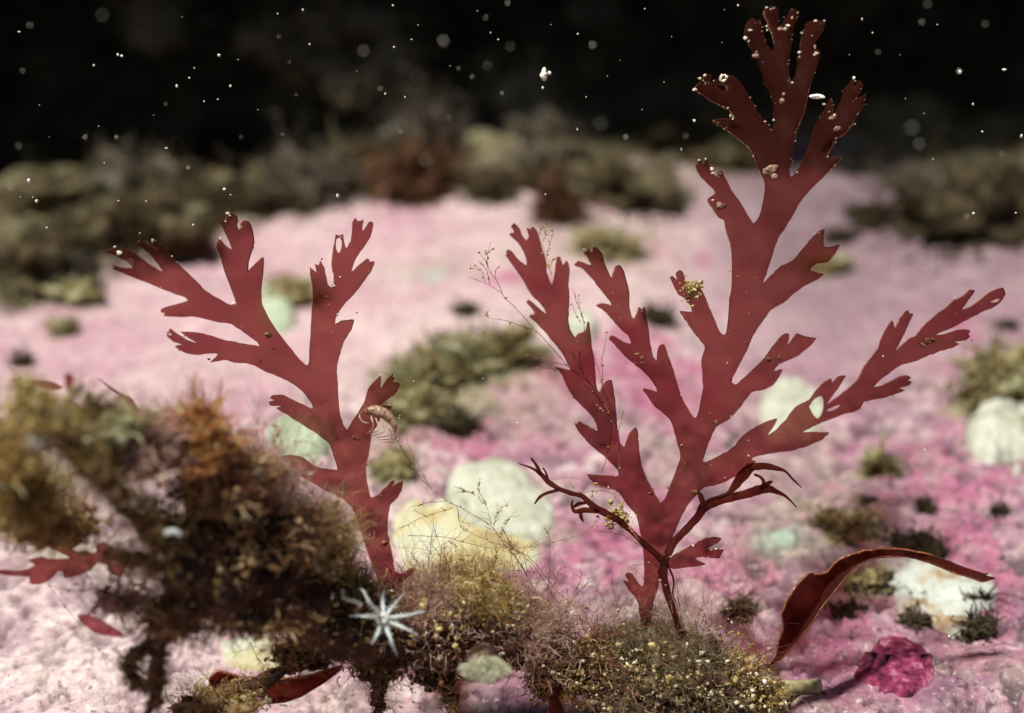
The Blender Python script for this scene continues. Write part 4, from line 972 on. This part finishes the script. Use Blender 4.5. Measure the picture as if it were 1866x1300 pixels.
# turf mounds growing on the stalk
G_MOUND = "turf mounds on the foreground stalk"
for px, py, d, rx, ry, mt, gm, nf, ln, ng, cr, up, lab in [
    (10, 832, .345, 40, 36, 'turf_gold', 'gold_grain', 700, .007, 500, 'turf_gold', .6, "blurred straw coloured turf mound at the left edge"),
    (20, 915, .365, 58, 50, 'turf_gold', 'gold_grain', 1200, .008, 800, 'turf_gold', .5, "yellow green turf mound below the one at the left edge"),
    (100, 965, .385, 56, 28, 'turf', 'gold_grain', 500, .006, 300, 'turf_gold', .6, "stringy turf over the toothed blade at lower left"),
    (170, 782, .355, 50, 18, 'turf_olive', 'grain', 800, .006, 600, 'turf_olive', .8, "greenish grainy turf along the top of the left mound"),
    (250, 832, .362, 46, 38, 'turf_pink', 'gold_grain', 900, .006, 800, 'turf_pink', .6, "pale grainy turf left of the orange knob"),
    (345, 810, .37, 58, 50, 'turf_rust', 'brown_grain', 1000, .006, 500, 'turf_rust', .6, "orange brown knob of turf crowning the left mound"),
    (400, 890, .38, 56, 56, 'turf', 'gold_grain', 1200, .010, 500, 'turf', .6, "dark rusty turf below the orange knob"),
    (470, 920, .397, 34, 44, 'turf_pink', 'gold_grain', 1500, .012, 500, 'turf_pink', .6, "pinkish feathery turf left of the left frond's stem"),
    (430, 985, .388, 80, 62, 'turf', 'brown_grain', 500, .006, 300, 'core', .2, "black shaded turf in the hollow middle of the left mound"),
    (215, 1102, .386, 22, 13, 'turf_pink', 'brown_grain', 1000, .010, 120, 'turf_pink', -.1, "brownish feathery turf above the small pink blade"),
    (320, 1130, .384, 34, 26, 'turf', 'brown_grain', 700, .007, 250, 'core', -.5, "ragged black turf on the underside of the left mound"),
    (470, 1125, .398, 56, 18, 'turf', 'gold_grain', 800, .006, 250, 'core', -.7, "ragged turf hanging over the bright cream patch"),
    (530, 990, .405, 50, 44, 'turf', 'gold_grain', 1500, .011, 900, 'turf', .6, "speckled brown turf in the middle of the left slope"),
    (582, 1014, .415, 46, 32, 'turf_gold', 'gold_grain', 1500, .008, 900, 'turf_gold', .7, "golden turf cushion at the foot of the left frond"),
    (636, 1078, .424, 34, 20, 'turf_gold', 'grain', 700, .006, 400, 'core', .6, "pale speckled turf just above the star polyp"),
    (770, 1100, .436, 58, 22, 'turf_pink', 'gold_grain', 1700, .009, 500, 'turf', .8, "pinkish brown feathery turf right of the left frond's foot"),
    (860, 1095, .438, 66, 36, 'turf_gold', 'gold_grain', 1800, .010, 900, 'turf_gold', .8, "golden brown turf hump in the bottom middle"),
    (955, 1150, .443, 54, 36, 'turf_pink', 'brown_grain', 1600, .010, 400, 'turf', .8, "fine reddish turf right of the golden hump"),
    (1050, 1200, .446, 50, 34, 'turf', 'gold_grain', 1200, .008, 500, 'core', .6, "brown turf between the hump and the tall frond's foot"),
    (1165, 1192, .452, 58, 32, 'turf_drab', 'gold_grain', 1700, .009, 500, 'core', .8, "brownish grey turf cushion around the tall frond's foot"),
    (1270, 1196, .452, 58, 40, 'turf_drab', 'gold_grain', 1700, .014, 300, 'core', .8, "hairy brown turf cushion right of the tall frond's foot"),
    (1340, 1230, .455, 44, 34, 'turf_gold', 'grain', 1000, .011, 300, 'turf', .5, "pale feathery turf at the stalk's right end"),
    (1160, 1275, .444, 70, 36, 'turf_drab', 'cream', 900, .006, 700, 'core', .3, "cream speckled dark turf at the bottom edge under the tall frond"),
    (1270, 1275, .446, 66, 36, 'turf_drab', 'cream', 900, .006, 500, 'core', .3, "dark turf with pale crumbs at the stalk's lower right"),
    (690, 1215, .436, 36, 30, 'turf', 'brown_grain', 700, .007, 250, 'core', -.7, "brown turf hanging below the star polyp"),
    (800, 1225, .438, 34, 34, 'turf', 'brown_grain', 800, .009, 250, 'core', -.8, "brown turf hanging left of the closed anemone"),
    (560, 1190, .426, 50, 22, 'turf_rust', 'brown_grain', 700, .006, 250, 'core', -.4, "rusty turf hanging over the dark red blade"),
    (400, 1290, .43, 60, 20, 'turf_gold', 'gold_grain', 700, .006, 400, 'turf', .3, "speckled turf at the bottom edge below the dark red blade"),
    (1010, 1250, .45, 40, 24, 'turf_rust', 'brown_grain', 500, .006, 200, 'core', -.5, "rusty turf hanging over the small red blade in the bottom middle"),
]:
    m = mpp(d)
    turf_clump("turf_mound", lab, P(px, py, d), (rx * m, rx * m * .75, ry * m), M[mt], int(nf * (1.0 if d > .40 else .55)), ln * 1.15, int(ng * 1.6) if d > .40 else ng * 3, M[mt], rad=.000075, group=G_MOUND, core=M[cr], lump=.55, cs=2.6, up=up,
               kids=3, gr=(.00012, .0007) if d > .40 else (.0002, .0011), cat="turf mound", curl=.5, wisps=160 if mt in ("turf_pink", "turf") else 70,
               knobs=((M["gold_grain"], 36, .0002, .0008), (M["cream"], 44, .0002, .0008), (M["brown_grain"], 40, .0002, .0009)))

# cream lumps of crust on the lower right turf
n = 420
cx = RNG.uniform(1070, 1390, n); cyy = RNG.uniform(1195, 1310, n)
k = fbm(np.stack([cx, cyy, 0 * cx], -1), .03, 3, 5) > .25; cx, cyy = cx[k], cyy[k]
pp = P(cx, cyy, np.full(len(cx), .437)) + RNG.normal(0, .0015, (len(cx), 3))
v, f = lumps(pp, .00018 + .0006 * RNG.uniform(0, 1, len(cx)) ** 2, ICO0, .5)
o = mesh("cream_crumbs", v, f, M['cream'], st, smooth=False); tag(o, kind="stuff")


# ------------------------------------------------------------------ fine filaments
def filament(label, base, d0, paths, mat, r=.7, twigs=3, grains=0, group="fine branching filaments", tl=24):
    t = empty("filament_weed", P(base[0], base[1], d0)); tag(t, label, "seaweed", group)
    for k, p in enumerate(paths):
        q = spline(np.array(p, float), 6)
        q = q + np.stack([1.6 * fbm(np.hstack([q, q[:, :1] * 0 + k]), .05, 2, 3), 1.6 * fbm(np.hstack([q, q[:, :1] * 0 + k]), .05, 2, 4)], -1)
        ln = len(q)
        d = d0 + .006 * np.sin(np.linspace(0, 2.5, ln) + k * 1.7)
        pts = P(q[:, 0], q[:, 1], d)
        rr = np.linspace(1, .55, ln) * (r if k == 0 else r * .8) * mpp(d0)
        v, f = tubes(pts[None], rr[None], 6)
        parts = [(v, f)]
        n = int(twigs * len(p))
        if n:
            i = RNG.integers(1, ln - 1, n)
            dd = pts[np.minimum(i + 1, ln - 1)] - pts[i - 1]; dd /= np.linalg.norm(dd, axis=1, keepdims=True) + 1e-9
            dd = dd + RNG.normal(0, .75, (n, 3)) * np.array((1, .4, 1)) + np.array((0, 0, .35))
            A, RA = strands(pts[i], dd, RNG.uniform(.3, 1.1, n) * tl * mpp(d0), r * .5 * mpp(d0), 5, .22, .6)
            parts.append(tubes(A, RA, 4))
            j = RNG.integers(1, 4, n)
            B, RB = strands(A[np.arange(n), j], dd + RNG.normal(0, .8, (n, 3)), RNG.uniform(.2, .5, n) * tl * mpp(d0), r * .4 * mpp(d0), 4, .22, .6)
            parts.append(tubes(B, RB, 4))
        vs, fs, c = [], [], 0
        for a, b in parts: vs.append(a); fs.append(b + c); c += len(a)
        mesh("stem" if k == 0 else "twig", np.vstack(vs), np.vstack(fs), mat, t)
        if grains:
            i = RNG.integers(0, ln, grains)
            v, f = lumps(pts[i] + RNG.normal(0, .0002, (grains, 3)), RNG.uniform(.00012, .0004, grains), ICO0)
            tag(mesh("grains", v, f, M['gold_grain'], t), kind="stuff")
    return t


filament("long golden filament weed crossing the large whitish shell, reaching the shrimp", (1077, 1170), .440, [
    [(1077, 1167), (1060, 1131), (1044, 1101), (1016, 1080), (1001, 1060), (965, 1018), (920, 988), (898, 963), (865, 941), (832, 922), (804, 905), (782, 886), (762, 847), (746, 814), (740, 778), (726, 757)],
    [(782, 886), (760, 866), (743, 836), (726, 808), (718, 789)],
    [(826, 924), (793, 935), (760, 947), (721, 967)],
    [(812, 913), (776, 916), (749, 922)],
    [(895, 955), (887, 922), (873, 894), (873, 880)], [(865, 900), (850, 895), (834, 888)],
    [(898, 963), (905, 940), (918, 925), (930, 915)], [(910, 975), (925, 950), (940, 930)],
    [(832, 922), (840, 958), (854, 969), (882, 983), (920, 996)],
    [(743, 977), (779, 977), (826, 983), (876, 996), (920, 999), (954, 999), (992, 991), (1042, 980), (1076, 960), (1095, 944)],
], M['twig'], .8, 2.2, 8)
filament("spray of long pinkish filament weed rising from the pinkish turf between the two big fronds", (930, 1140), .444, [
    [(930, 1140), (925, 1090), (935, 1040), (930, 1000)], [(900, 1110), (890, 1060), (905, 1020), (900, 985)], [(950, 1150), (965, 1100), (960, 1060), (975, 1020)], [(980, 1160), (1000, 1110), (1010, 1060), (1030, 1030)],
    [(1000, 1180), (1030, 1130), (1045, 1090), (1072, 1062)], [(860, 1080), (850, 1040), (838, 1010)], [(820, 1075), (805, 1040), (800, 1010), (785, 990)], [(1060, 1195), (1085, 1150), (1100, 1120), (1122, 1100)], [(770, 1070), (765, 1035), (750, 1010)]], M['filament'], .75, 5, 3, tl=30)
filament("straight reddish filament weed rising from the golden hump", (991, 1125), .443, [
    [(991, 1125), (972, 1073), (950, 1031), (922, 995), (905, 975)], [(1016, 1098), (977, 1037), (933, 995), (915, 960)],
    [(1001, 1100), (1000, 1057), (1003, 1005), (1001, 980), (994, 962)], [(880, 1042), (920, 1040), (960, 1041), (980, 1044)], [(1030, 1110), (1052, 1070), (1060, 1050)],
    [(962, 1057), (942, 1018), (923, 994)]], M['filament'], .8, 1.4, 5)
filament("branched filament weed fanning out left of the narrow branch", (1096, 862), .446, [
    [(1096, 862), (1107, 825), (1112, 798), (1112, 763), (1096, 735), (1074, 700), (1049, 679), (1029, 660), (1008, 636), (991, 617), (975, 600), (950, 573), (929, 550), (914, 534), (892, 519), (877, 512), (855, 507)],
    [(914, 532), (904, 509), (892, 494), (887, 482), (889, 465), (893, 443)], [(889, 488), (884, 476), (871, 457)], [(889, 465), (884, 455)], [(889, 462), (901, 452)],
    [(892, 517), (889, 498), (880, 484), (870, 476)], [(885, 513), (877, 494), (858, 479)], [(877, 493), (866, 491), (854, 491)], [(904, 507), (903, 494), (909, 485)],
    [(972, 600), (948, 594), (921, 584), (900, 582), (873, 575)], [(890, 579), (883, 567)],
    [(1033, 665), (1000, 658), (970, 650), (950, 638)], [(1026, 672), (1000, 672), (979, 670)],
    [(1110, 755), (1101, 749), (1080, 733)], [(1110, 752), (1091, 725), (1058, 695)], [(1074, 700), (1058, 672), (1040, 640)], [(1062, 682), (1056, 655), (1058, 640)],
], M['filament'], .75, .55, 5, tl=12)
filament("thin filament weed creeping up the right side of the narrow branch", (1128, 852), .445, [
    [(1128, 852), (1128, 819), (1126, 790), (1118, 760), (1110, 735), (1099, 700), (1088, 665), (1080, 640)], [(1099, 700), (1097, 672), (1099, 648), (1105, 605)],
    [(1064, 605), (1062, 584), (1051, 552), (1043, 527)], [(1060, 580), (1055, 560), (1052, 535)], [(1057, 590), (1040, 555)], [(1099, 717), (1095, 690)], [(1126, 790), (1132, 765), (1134, 750)], [(1112, 815), (1100, 812), (1090, 806)]], M['filament'], .7, .9, 5, tl=12)
filament("wispy golden filament weed beside the narrow branch's top", (1005, 515), .444, [
    [(1005, 515), (1002, 487), (993, 457), (983, 430), (988, 418), (997, 406)], [(996, 470), (1000, 452), (1008, 422)], [(990, 440), (996, 425), (990, 412)], [(1002, 490), (1010, 470)], [(1001, 488), (994, 478)]], M['twig'], .6, 2, 8, tl=12)
filament("pale arched filaments left of the tall frond's root", (1140, 940), .442, [
    [(1138, 935), (1118, 900), (1085, 882), (1050, 872), (1024, 871), (1000, 875)], [(1118, 900), (1090, 895), (1060, 896), (1035, 880)], [(1085, 882), (1078, 905)], [(1165, 985), (1140, 950), (1120, 905)], [(1175, 1000), (1130, 975), (1080, 967)]], M['twig'], .6, 1, 6, tl=12)
filament("dark thin threads around the tall frond's root", (1225, 1120), .441, [
    [(1225, 1120), (1215, 1070), (1190, 1035), (1175, 1000), (1150, 960)], [(1210, 1040), (1190, 1028), (1160, 1030), (1140, 1035)], [(1212, 1068), (1200, 1058), (1175, 1060)], [(1250, 1150), (1235, 1110), (1226, 1085)], [(1262, 1150), (1240, 1100)]], M['filament'], .6, .5, 2, tl=10)
filament("fine brown filament weed over the yellow green mound at lower left", (100, 985), .372, [
    [(60, 990), (100, 972), (130, 950), (150, 925)], [(35, 895), (75, 890), (110, 900), (145, 907)], [(75, 890), (95, 872), (108, 868)], [(60, 985), (110, 970), (150, 960), (215, 985)], [(55, 970), (90, 960), (130, 935)], [(90, 905), (120, 906)], [(120, 990), (150, 975)], [(180, 960), (215, 955), (240, 970)]], M['filament'], .8, 2, 3)
filament("violet hair thin weed on the pink rock at the lower left", (85, 1065), .41, [
    [(88, 1066), (110, 1095), (135, 1125), (165, 1160), (180, 1185)], [(90, 1068), (120, 1074), (160, 1076), (200, 1085)], [(165, 1160), (168, 1200), (155, 1240), (150, 1290)], [(145, 1140), (120, 1150), (105, 1160)], [(145, 1145), (130, 1160), (118, 1175)], [(150, 1073), (160, 1050)], [(180, 1185), (195, 1215), (200, 1260), (165, 1290)]], M['filament'], .6, 1, 2, tl=20)
filament("sparse hair weed below the stalk across the cream patch", (470, 1225), .425, [
    [(455, 1170), (470, 1200), (490, 1222)], [(470, 1200), (478, 1222)], [(725, 1215), (724, 1250), (720, 1300)], [(450, 1165), (430, 1150)], [(1000, 1250), (1008, 1235), (1005, 1220)]], M['filament'], .7, 2, 0)
filament("short hairs standing on the rock right of the tall frond's foot", (1360, 1140), .46, [
    [(1380, 1165), (1360, 1140), (1345, 1120)], [(1375, 1160), (1372, 1130), (1378, 1110)], [(1365, 1150), (1345, 1135)], [(1400, 1160), (1385, 1140), (1375, 1128)], [(1350, 1150), (1346, 1110)], [(1395, 1150), (1360, 1090)]], M['twig'], .6, 2, 0, tl=16)


# ------------------------------------------------------------------ animals
def polyp():
    c = P(698, 1128, .410); m = mpp(.416)
    t = empty("white_polyp", P(705, 1160, .424)); tag(t, "white star shaped polyp with eight feathery arms on the dark stalk", "polyp")
    v, f = tube1(spline([tuple(P(706, 1152, .428)), tuple(P(702, 1140, .422)), tuple(c)], 5), np.linspace(7, 13, 11) * m, 14, .08, 500); mesh("column", v, f, M['polyp'], t)
    v, f = blob(c, np.array((13, 7, 12)) * m, ICO3, .05); mesh("disc", v, f, M['polyp'], t)
    a = np.linspace(0, 2 * math.pi, 21)
    ringp = P(698 + 6.5 * np.cos(a), 1128 + 6.5 * np.sin(a), np.full(21, .410 - 8 * m))
    v, f = tubes(ringp[None], np.full((1, 21), 1.7 * m), 6); mesh("mouth", v, f, M['worm'], t)
    for path in [[(686, 1125), (660, 1128), (628, 1121, .410)], [(692, 1118), (672, 1092), (654, 1066, .404)], [(699, 1114), (700, 1088), (703, 1058, .432)], [(708, 1117), (722, 1095), (745, 1072, .430)],
                 [(712, 1126), (745, 1124), (786, 1113, .412)], [(711, 1135), (735, 1148), (770, 1162, .405)], [(702, 1142), (713, 1172), (727, 1203, .407)], [(693, 1141), (686, 1160), (674, 1181, .409)]]:
        path = [path[0]] + [tuple([698 + (p[0] - 698) * .86, 1128 + (p[1] - 1128) * .86]) + tuple(p[2:]) for p in path[1:]]
        e = path[-1][2]
        rows = [(path[0][0], path[0][1], .411), (path[1][0] + RNG.uniform(-4, 4), path[1][1] + RNG.uniform(-4, 4), (.403 + e) / 2), (path[2][0], path[2][1], e)]
        q = spline(rows, 9); pts = P(q[:, 0], q[:, 1], q[:, 2])
        v, f = tube1(pts, np.linspace(3.9, 1.1, len(pts)) * m, 10, .15, 900)
        i = np.repeat(np.arange(2, len(pts)), 4)
        A, RA = strands(pts[i], RNG.normal(0, 1, (len(i), 3)), np.linspace(9, 5, len(i)) * m, .45 * m, 4, .2, .6)
        v2, f2 = tubes(A, RA, 4)
        v, f = join([(v, f), (v2, f2)])
        mesh("tentacle", v, f, M['polyp'], t)


polyp()


def oval_anemone():
    d = .40; m = mpp(d)
    t = empty("closed_anemone", P(884, 1240, d)); tag(t, "blurred oval closed anemone with pale fringe under the stalk", "anemone")
    v, f = blob(P(884, 1222, d), np.array((44, 30, 24)) * m, ICO4, .08, 2); mesh("column", v, f, M['stick'], t)
    n = 800; a = RNG.uniform(0, 2 * math.pi, n)
    c = P(884 + 42 * np.cos(a) * RNG.uniform(.1, 1, n), 1222 - 22 * np.sin(a) * RNG.uniform(.1, 1, n), d - .004 + 0 * a)
    dr = (c - P(884, 1222, d + .004)); A, RA = strands(c, dr + np.array((0, 0, .002)), RNG.uniform(8, 20, n) * m, 1.1 * m, 4, .3)
    v, f = tubes(A, RA, 4); tag(mesh("fringe", v, f, M['worm'], t), kind="stuff")
    q = spline([(884, 1218, .405), (884, 1212, .416), (880, 1195, .43)], 6); v, f = tube1(P(q[:, 0], q[:, 1], q[:, 2]), np.linspace(20, 30, len(q)) * m, 16, .15, 200); mesh("foot", v, f, M['stalk'], t)


oval_anemone()

q = spline([(624, 1074, .412), (625, 1088, .411), (636, 1094, .411), (650, 1097, .412), (658, 1103, .413)], 5)
v, f = tube1(P(q[:, 0], q[:, 1], q[:, 2]), (3.4 + 2 * np.abs(np.sin(np.arange(len(q)) * .9))) * mpp(.412), 10, .2, 700)
tag(mesh("worm_tube", v, f, M['worm']), "small bent white worm tube left of the star polyp", "worm tube")
q = spline([(300, 972, .36), (318, 968, .36), (330, 976, .36)], 5)
v, f = tube1(P(q[:, 0], q[:, 1], q[:, 2]), np.linspace(6, 3, len(q)) * mpp(.36), 10, .2, 700)
tag(mesh("worm_tube", v, f, M['polyp']), "blurred white worm tube on the black part of the left mound", "worm tube")
v, f = blob(P(72, 803, .335), np.array((22, 20, 22)) * mpp(.335), ICO3, .1)
tag(mesh("pebble", v, f, M['shell']), "blurred pale round pebble in the turf at far left", "pebble")
q = spline([(1385, 1262, .462), (1430, 1256, .466), (1492, 1250, .470)], 6)
v, f = tube1(P(q[:, 0], q[:, 1], q[:, 2]), np.linspace(15, 14, len(q)) * mpp(.466), 14, .12, 300)
tag(mesh("stick", v, f, M['stick']), "short mossy stick on the rock at the bottom right", "stick")


def amphipod():
    d = .437; m = mpp(d)
    t = empty("amphipod", P(690, 770, d)); tag(t, "translucent orange brown shrimp like amphipod clinging to the left frond", "amphipod")
    q = spline([(665, 752, 8), (676, 748, 13), (692, 750, 16), (706, 758, 15), (716, 770, 11), (720, 784, 6), (714, 792, 3)], 7)
    p = P(q[:, 0], q[:, 1], np.full(len(q), d)); seg = 1 + .045 * np.sin(np.arange(len(q)) * 1.9)
    v, f = tube1(p, q[:, 2] * .62 * seg * m, 14, .06, 900); mesh("body", v, f, M['shrimp'], t)
    for x, y in [(668, 745), (663, 748)]:
        v, f = blob(P(x, y, d - .0016), np.array((2.2, 2, 2.2)) * m, ICO2, .05); mesh("eye", v, f, M['brown_grain'], t)
    for k, (x, y) in enumerate([(676, 757), (684, 760), (692, 764), (700, 770), (706, 776), (710, 782)]):
        for s in (-1, 1):
            q = spline([(x, y, d), (x + 4 + k * 2, y + 22, d + s * .002), (x - 8 - 2 * k, y + 34 - 2 * k, d + s * .004)], 5)
            v, f = tube1(P(q[:, 0], q[:, 1], q[:, 2]), np.linspace(1.5, .7, len(q)) * m, 6); mesh("leg", v, f, M['shrimp'], t)
    for s in (-1, 1):
        q = spline([(664, 750, d), (655, 756, d + s * .001), (660, 768, d + s * .003), (672, 772, d + s * .004)], 5)
        v, f = tube1(P(q[:, 0], q[:, 1], q[:, 2]), np.linspace(1.8, .6, len(q)) * m, 6); mesh("antenna", v, f, M['shrimp'], t)


amphipod()

# ------------------------------------------------------------------ drifting specks (marine snow)
LAB_S = "small sharp pale speck drifting in the dark water"
LAB_B = "round blurred pale speck drifting out of focus"


def speck(px, py, d, r, base, label, group):
    c = P(px, py, d); rr = r * mpp(d)
    k = 4 if r > 6 else 1
    cs = c[None] + (RNG.normal(0, rr * .5, (k, 3)) if k > 1 else 0)
    v, f = lumps(cs, np.full(k, rr * (.7 if k > 1 else 1)), base, .25)
    tag(mesh("drifting_speck", v, f, M['snow']), label, "speck", group)


speck(993, 134, .45, 8, ICO2, "largest sharp yellowish flake drifting in the dark middle", None)
v, f = blob(P(1489, 176, .445), np.array((13, 5, 4.5)) * mpp(.445), ICO3, .2)
tag(mesh("drifting_flake", v, f, M['snow']), "long white flake hovering beside the tall frond's top", "flake")
for px, py, r in [(215, 100, 4), (222, 102, 3), (399, 101, 4), (989, 160, 3), (1053, 62, 4), (1068, 177, 3), (1830, 127, 5), (1749, 131, 5), (1571, 35, 3), (1790, 240, 5), (1861, 248, 4), (1590, 60, 3), (53, 330, 5), (67, 367, 4), (37, 359, 2.2), (60, 360, 1.8), (35, 58, 3.2),
                  (322, 157, 3), (345, 142, 3), (354, 124, 1.8), (434, 109, 2), (420, 157, 3), (397, 181, 2), (372, 185, 2), (564, 81, 3), (506, 25, 3), (552, 18, 3), (332, 31, 2), (303, 270, 3), (190, 297, 1.8), (409, 345, 3.4), (420, 355, 2.6), (615, 357, 4), (266, 367, 2.6), (216, 366, 2.6), (718, 86, 2.6), (762, 46, 2.6), (908, 72, 2.2), (894, 60, 2.2), (738, 177, 2.6), (702, 171, 2.6),
                  (994, 354, 4), (1052, 236, 2.6), (1265, 220, 3), (1107, 139, 1.6), (1004, 45, 1.8), (1175, 16, 2), (1224, 67, 1.6), (1345, 10, 2.4), (1320, 18, 1.8), (1316, 78, 1.6), (1774, 389, 3), (1851, 388, 3), (1773, 190, 3), (1684, 207, 1.8), (1708, 45, 1.8), (72, 192, 2.4), (171, 119, 2.2), (716, 10, 2.6), (750, 72, 2), (1241, 271, 2.2), (1242, 273, 1.6), (352, 410, 3), (255, 425, 2.4),
                  (85, 415, 3), (620, 505, 2), (650, 570, 2.4), (1170, 200, 1.4), (1215, 430, 1.6), (1240, 530, 2), (860, 545, 1.6), (943, 771, 4), (880, 690, 2), (754, 695, 2.4), (1625, 485, 1.6), (1685, 820, 2), (1730, 1160, 3), (1480, 65, 1.6), (1548, 100, 1.4), (1640, 100, 1.4), (1650, 180, 1.4), (1700, 290, 1.4), (1210, 150, 1.4), (870, 20, 1.4), (650, 130, 1.4), (90, 250, 1.4), (280, 210, 1.4), (180, 230, 1.4), (470, 200, 1.4), (820, 120, 1.4), (1130, 110, 1.4)]:
    speck(px, py, FOC + RNG.uniform(-.012, .012), r * .62, ICO1, LAB_S, "sharp drifting specks")
for px, py, cr in [(187, 28, 14), (55, 46, 7), (34, 266, 8), (808, 75, 12), (930, 85, 11), (885, 32, 6), (888, 120, 10), (663, 93, 12), (818, 215, 7), (815, 278, 6), (775, 292, 15), (954, 256, 6), (886, 294, 5), (1675, 263, 13), (1095, 225, 15), (1080, 82, 8), (155, 250, 5), (212, 250, 4), (302, 190, 4), (508, 67, 5), (527, 113, 4), (540, 172, 4),
                   (440, 250, 5), (925, 6, 6), (343, 306, 4), (41, 129, 6), (915, 170, 4), (693, 162, 5), (1690, 8, 9), (1795, 44, 8), (1748, 130, 6), (1662, 233, 16), (1250, 248, 6), (20, 340, 8), (236, 480, 9), (515, 245, 4), (616, 357, 4), (1600, 95, 6), (1680, 40, 7), (835, 125, 5), (860, 140, 5), (1825, 280, 6), (730, 240, 5), (1140, 250, 5), (1762, 395, 6)]:
    d = FOC / (1 + 2 * cr / 62.0)
    speck(px, py, d, 0.9 + .10 * cr, ICO1, LAB_B, "blurred drifting specks")
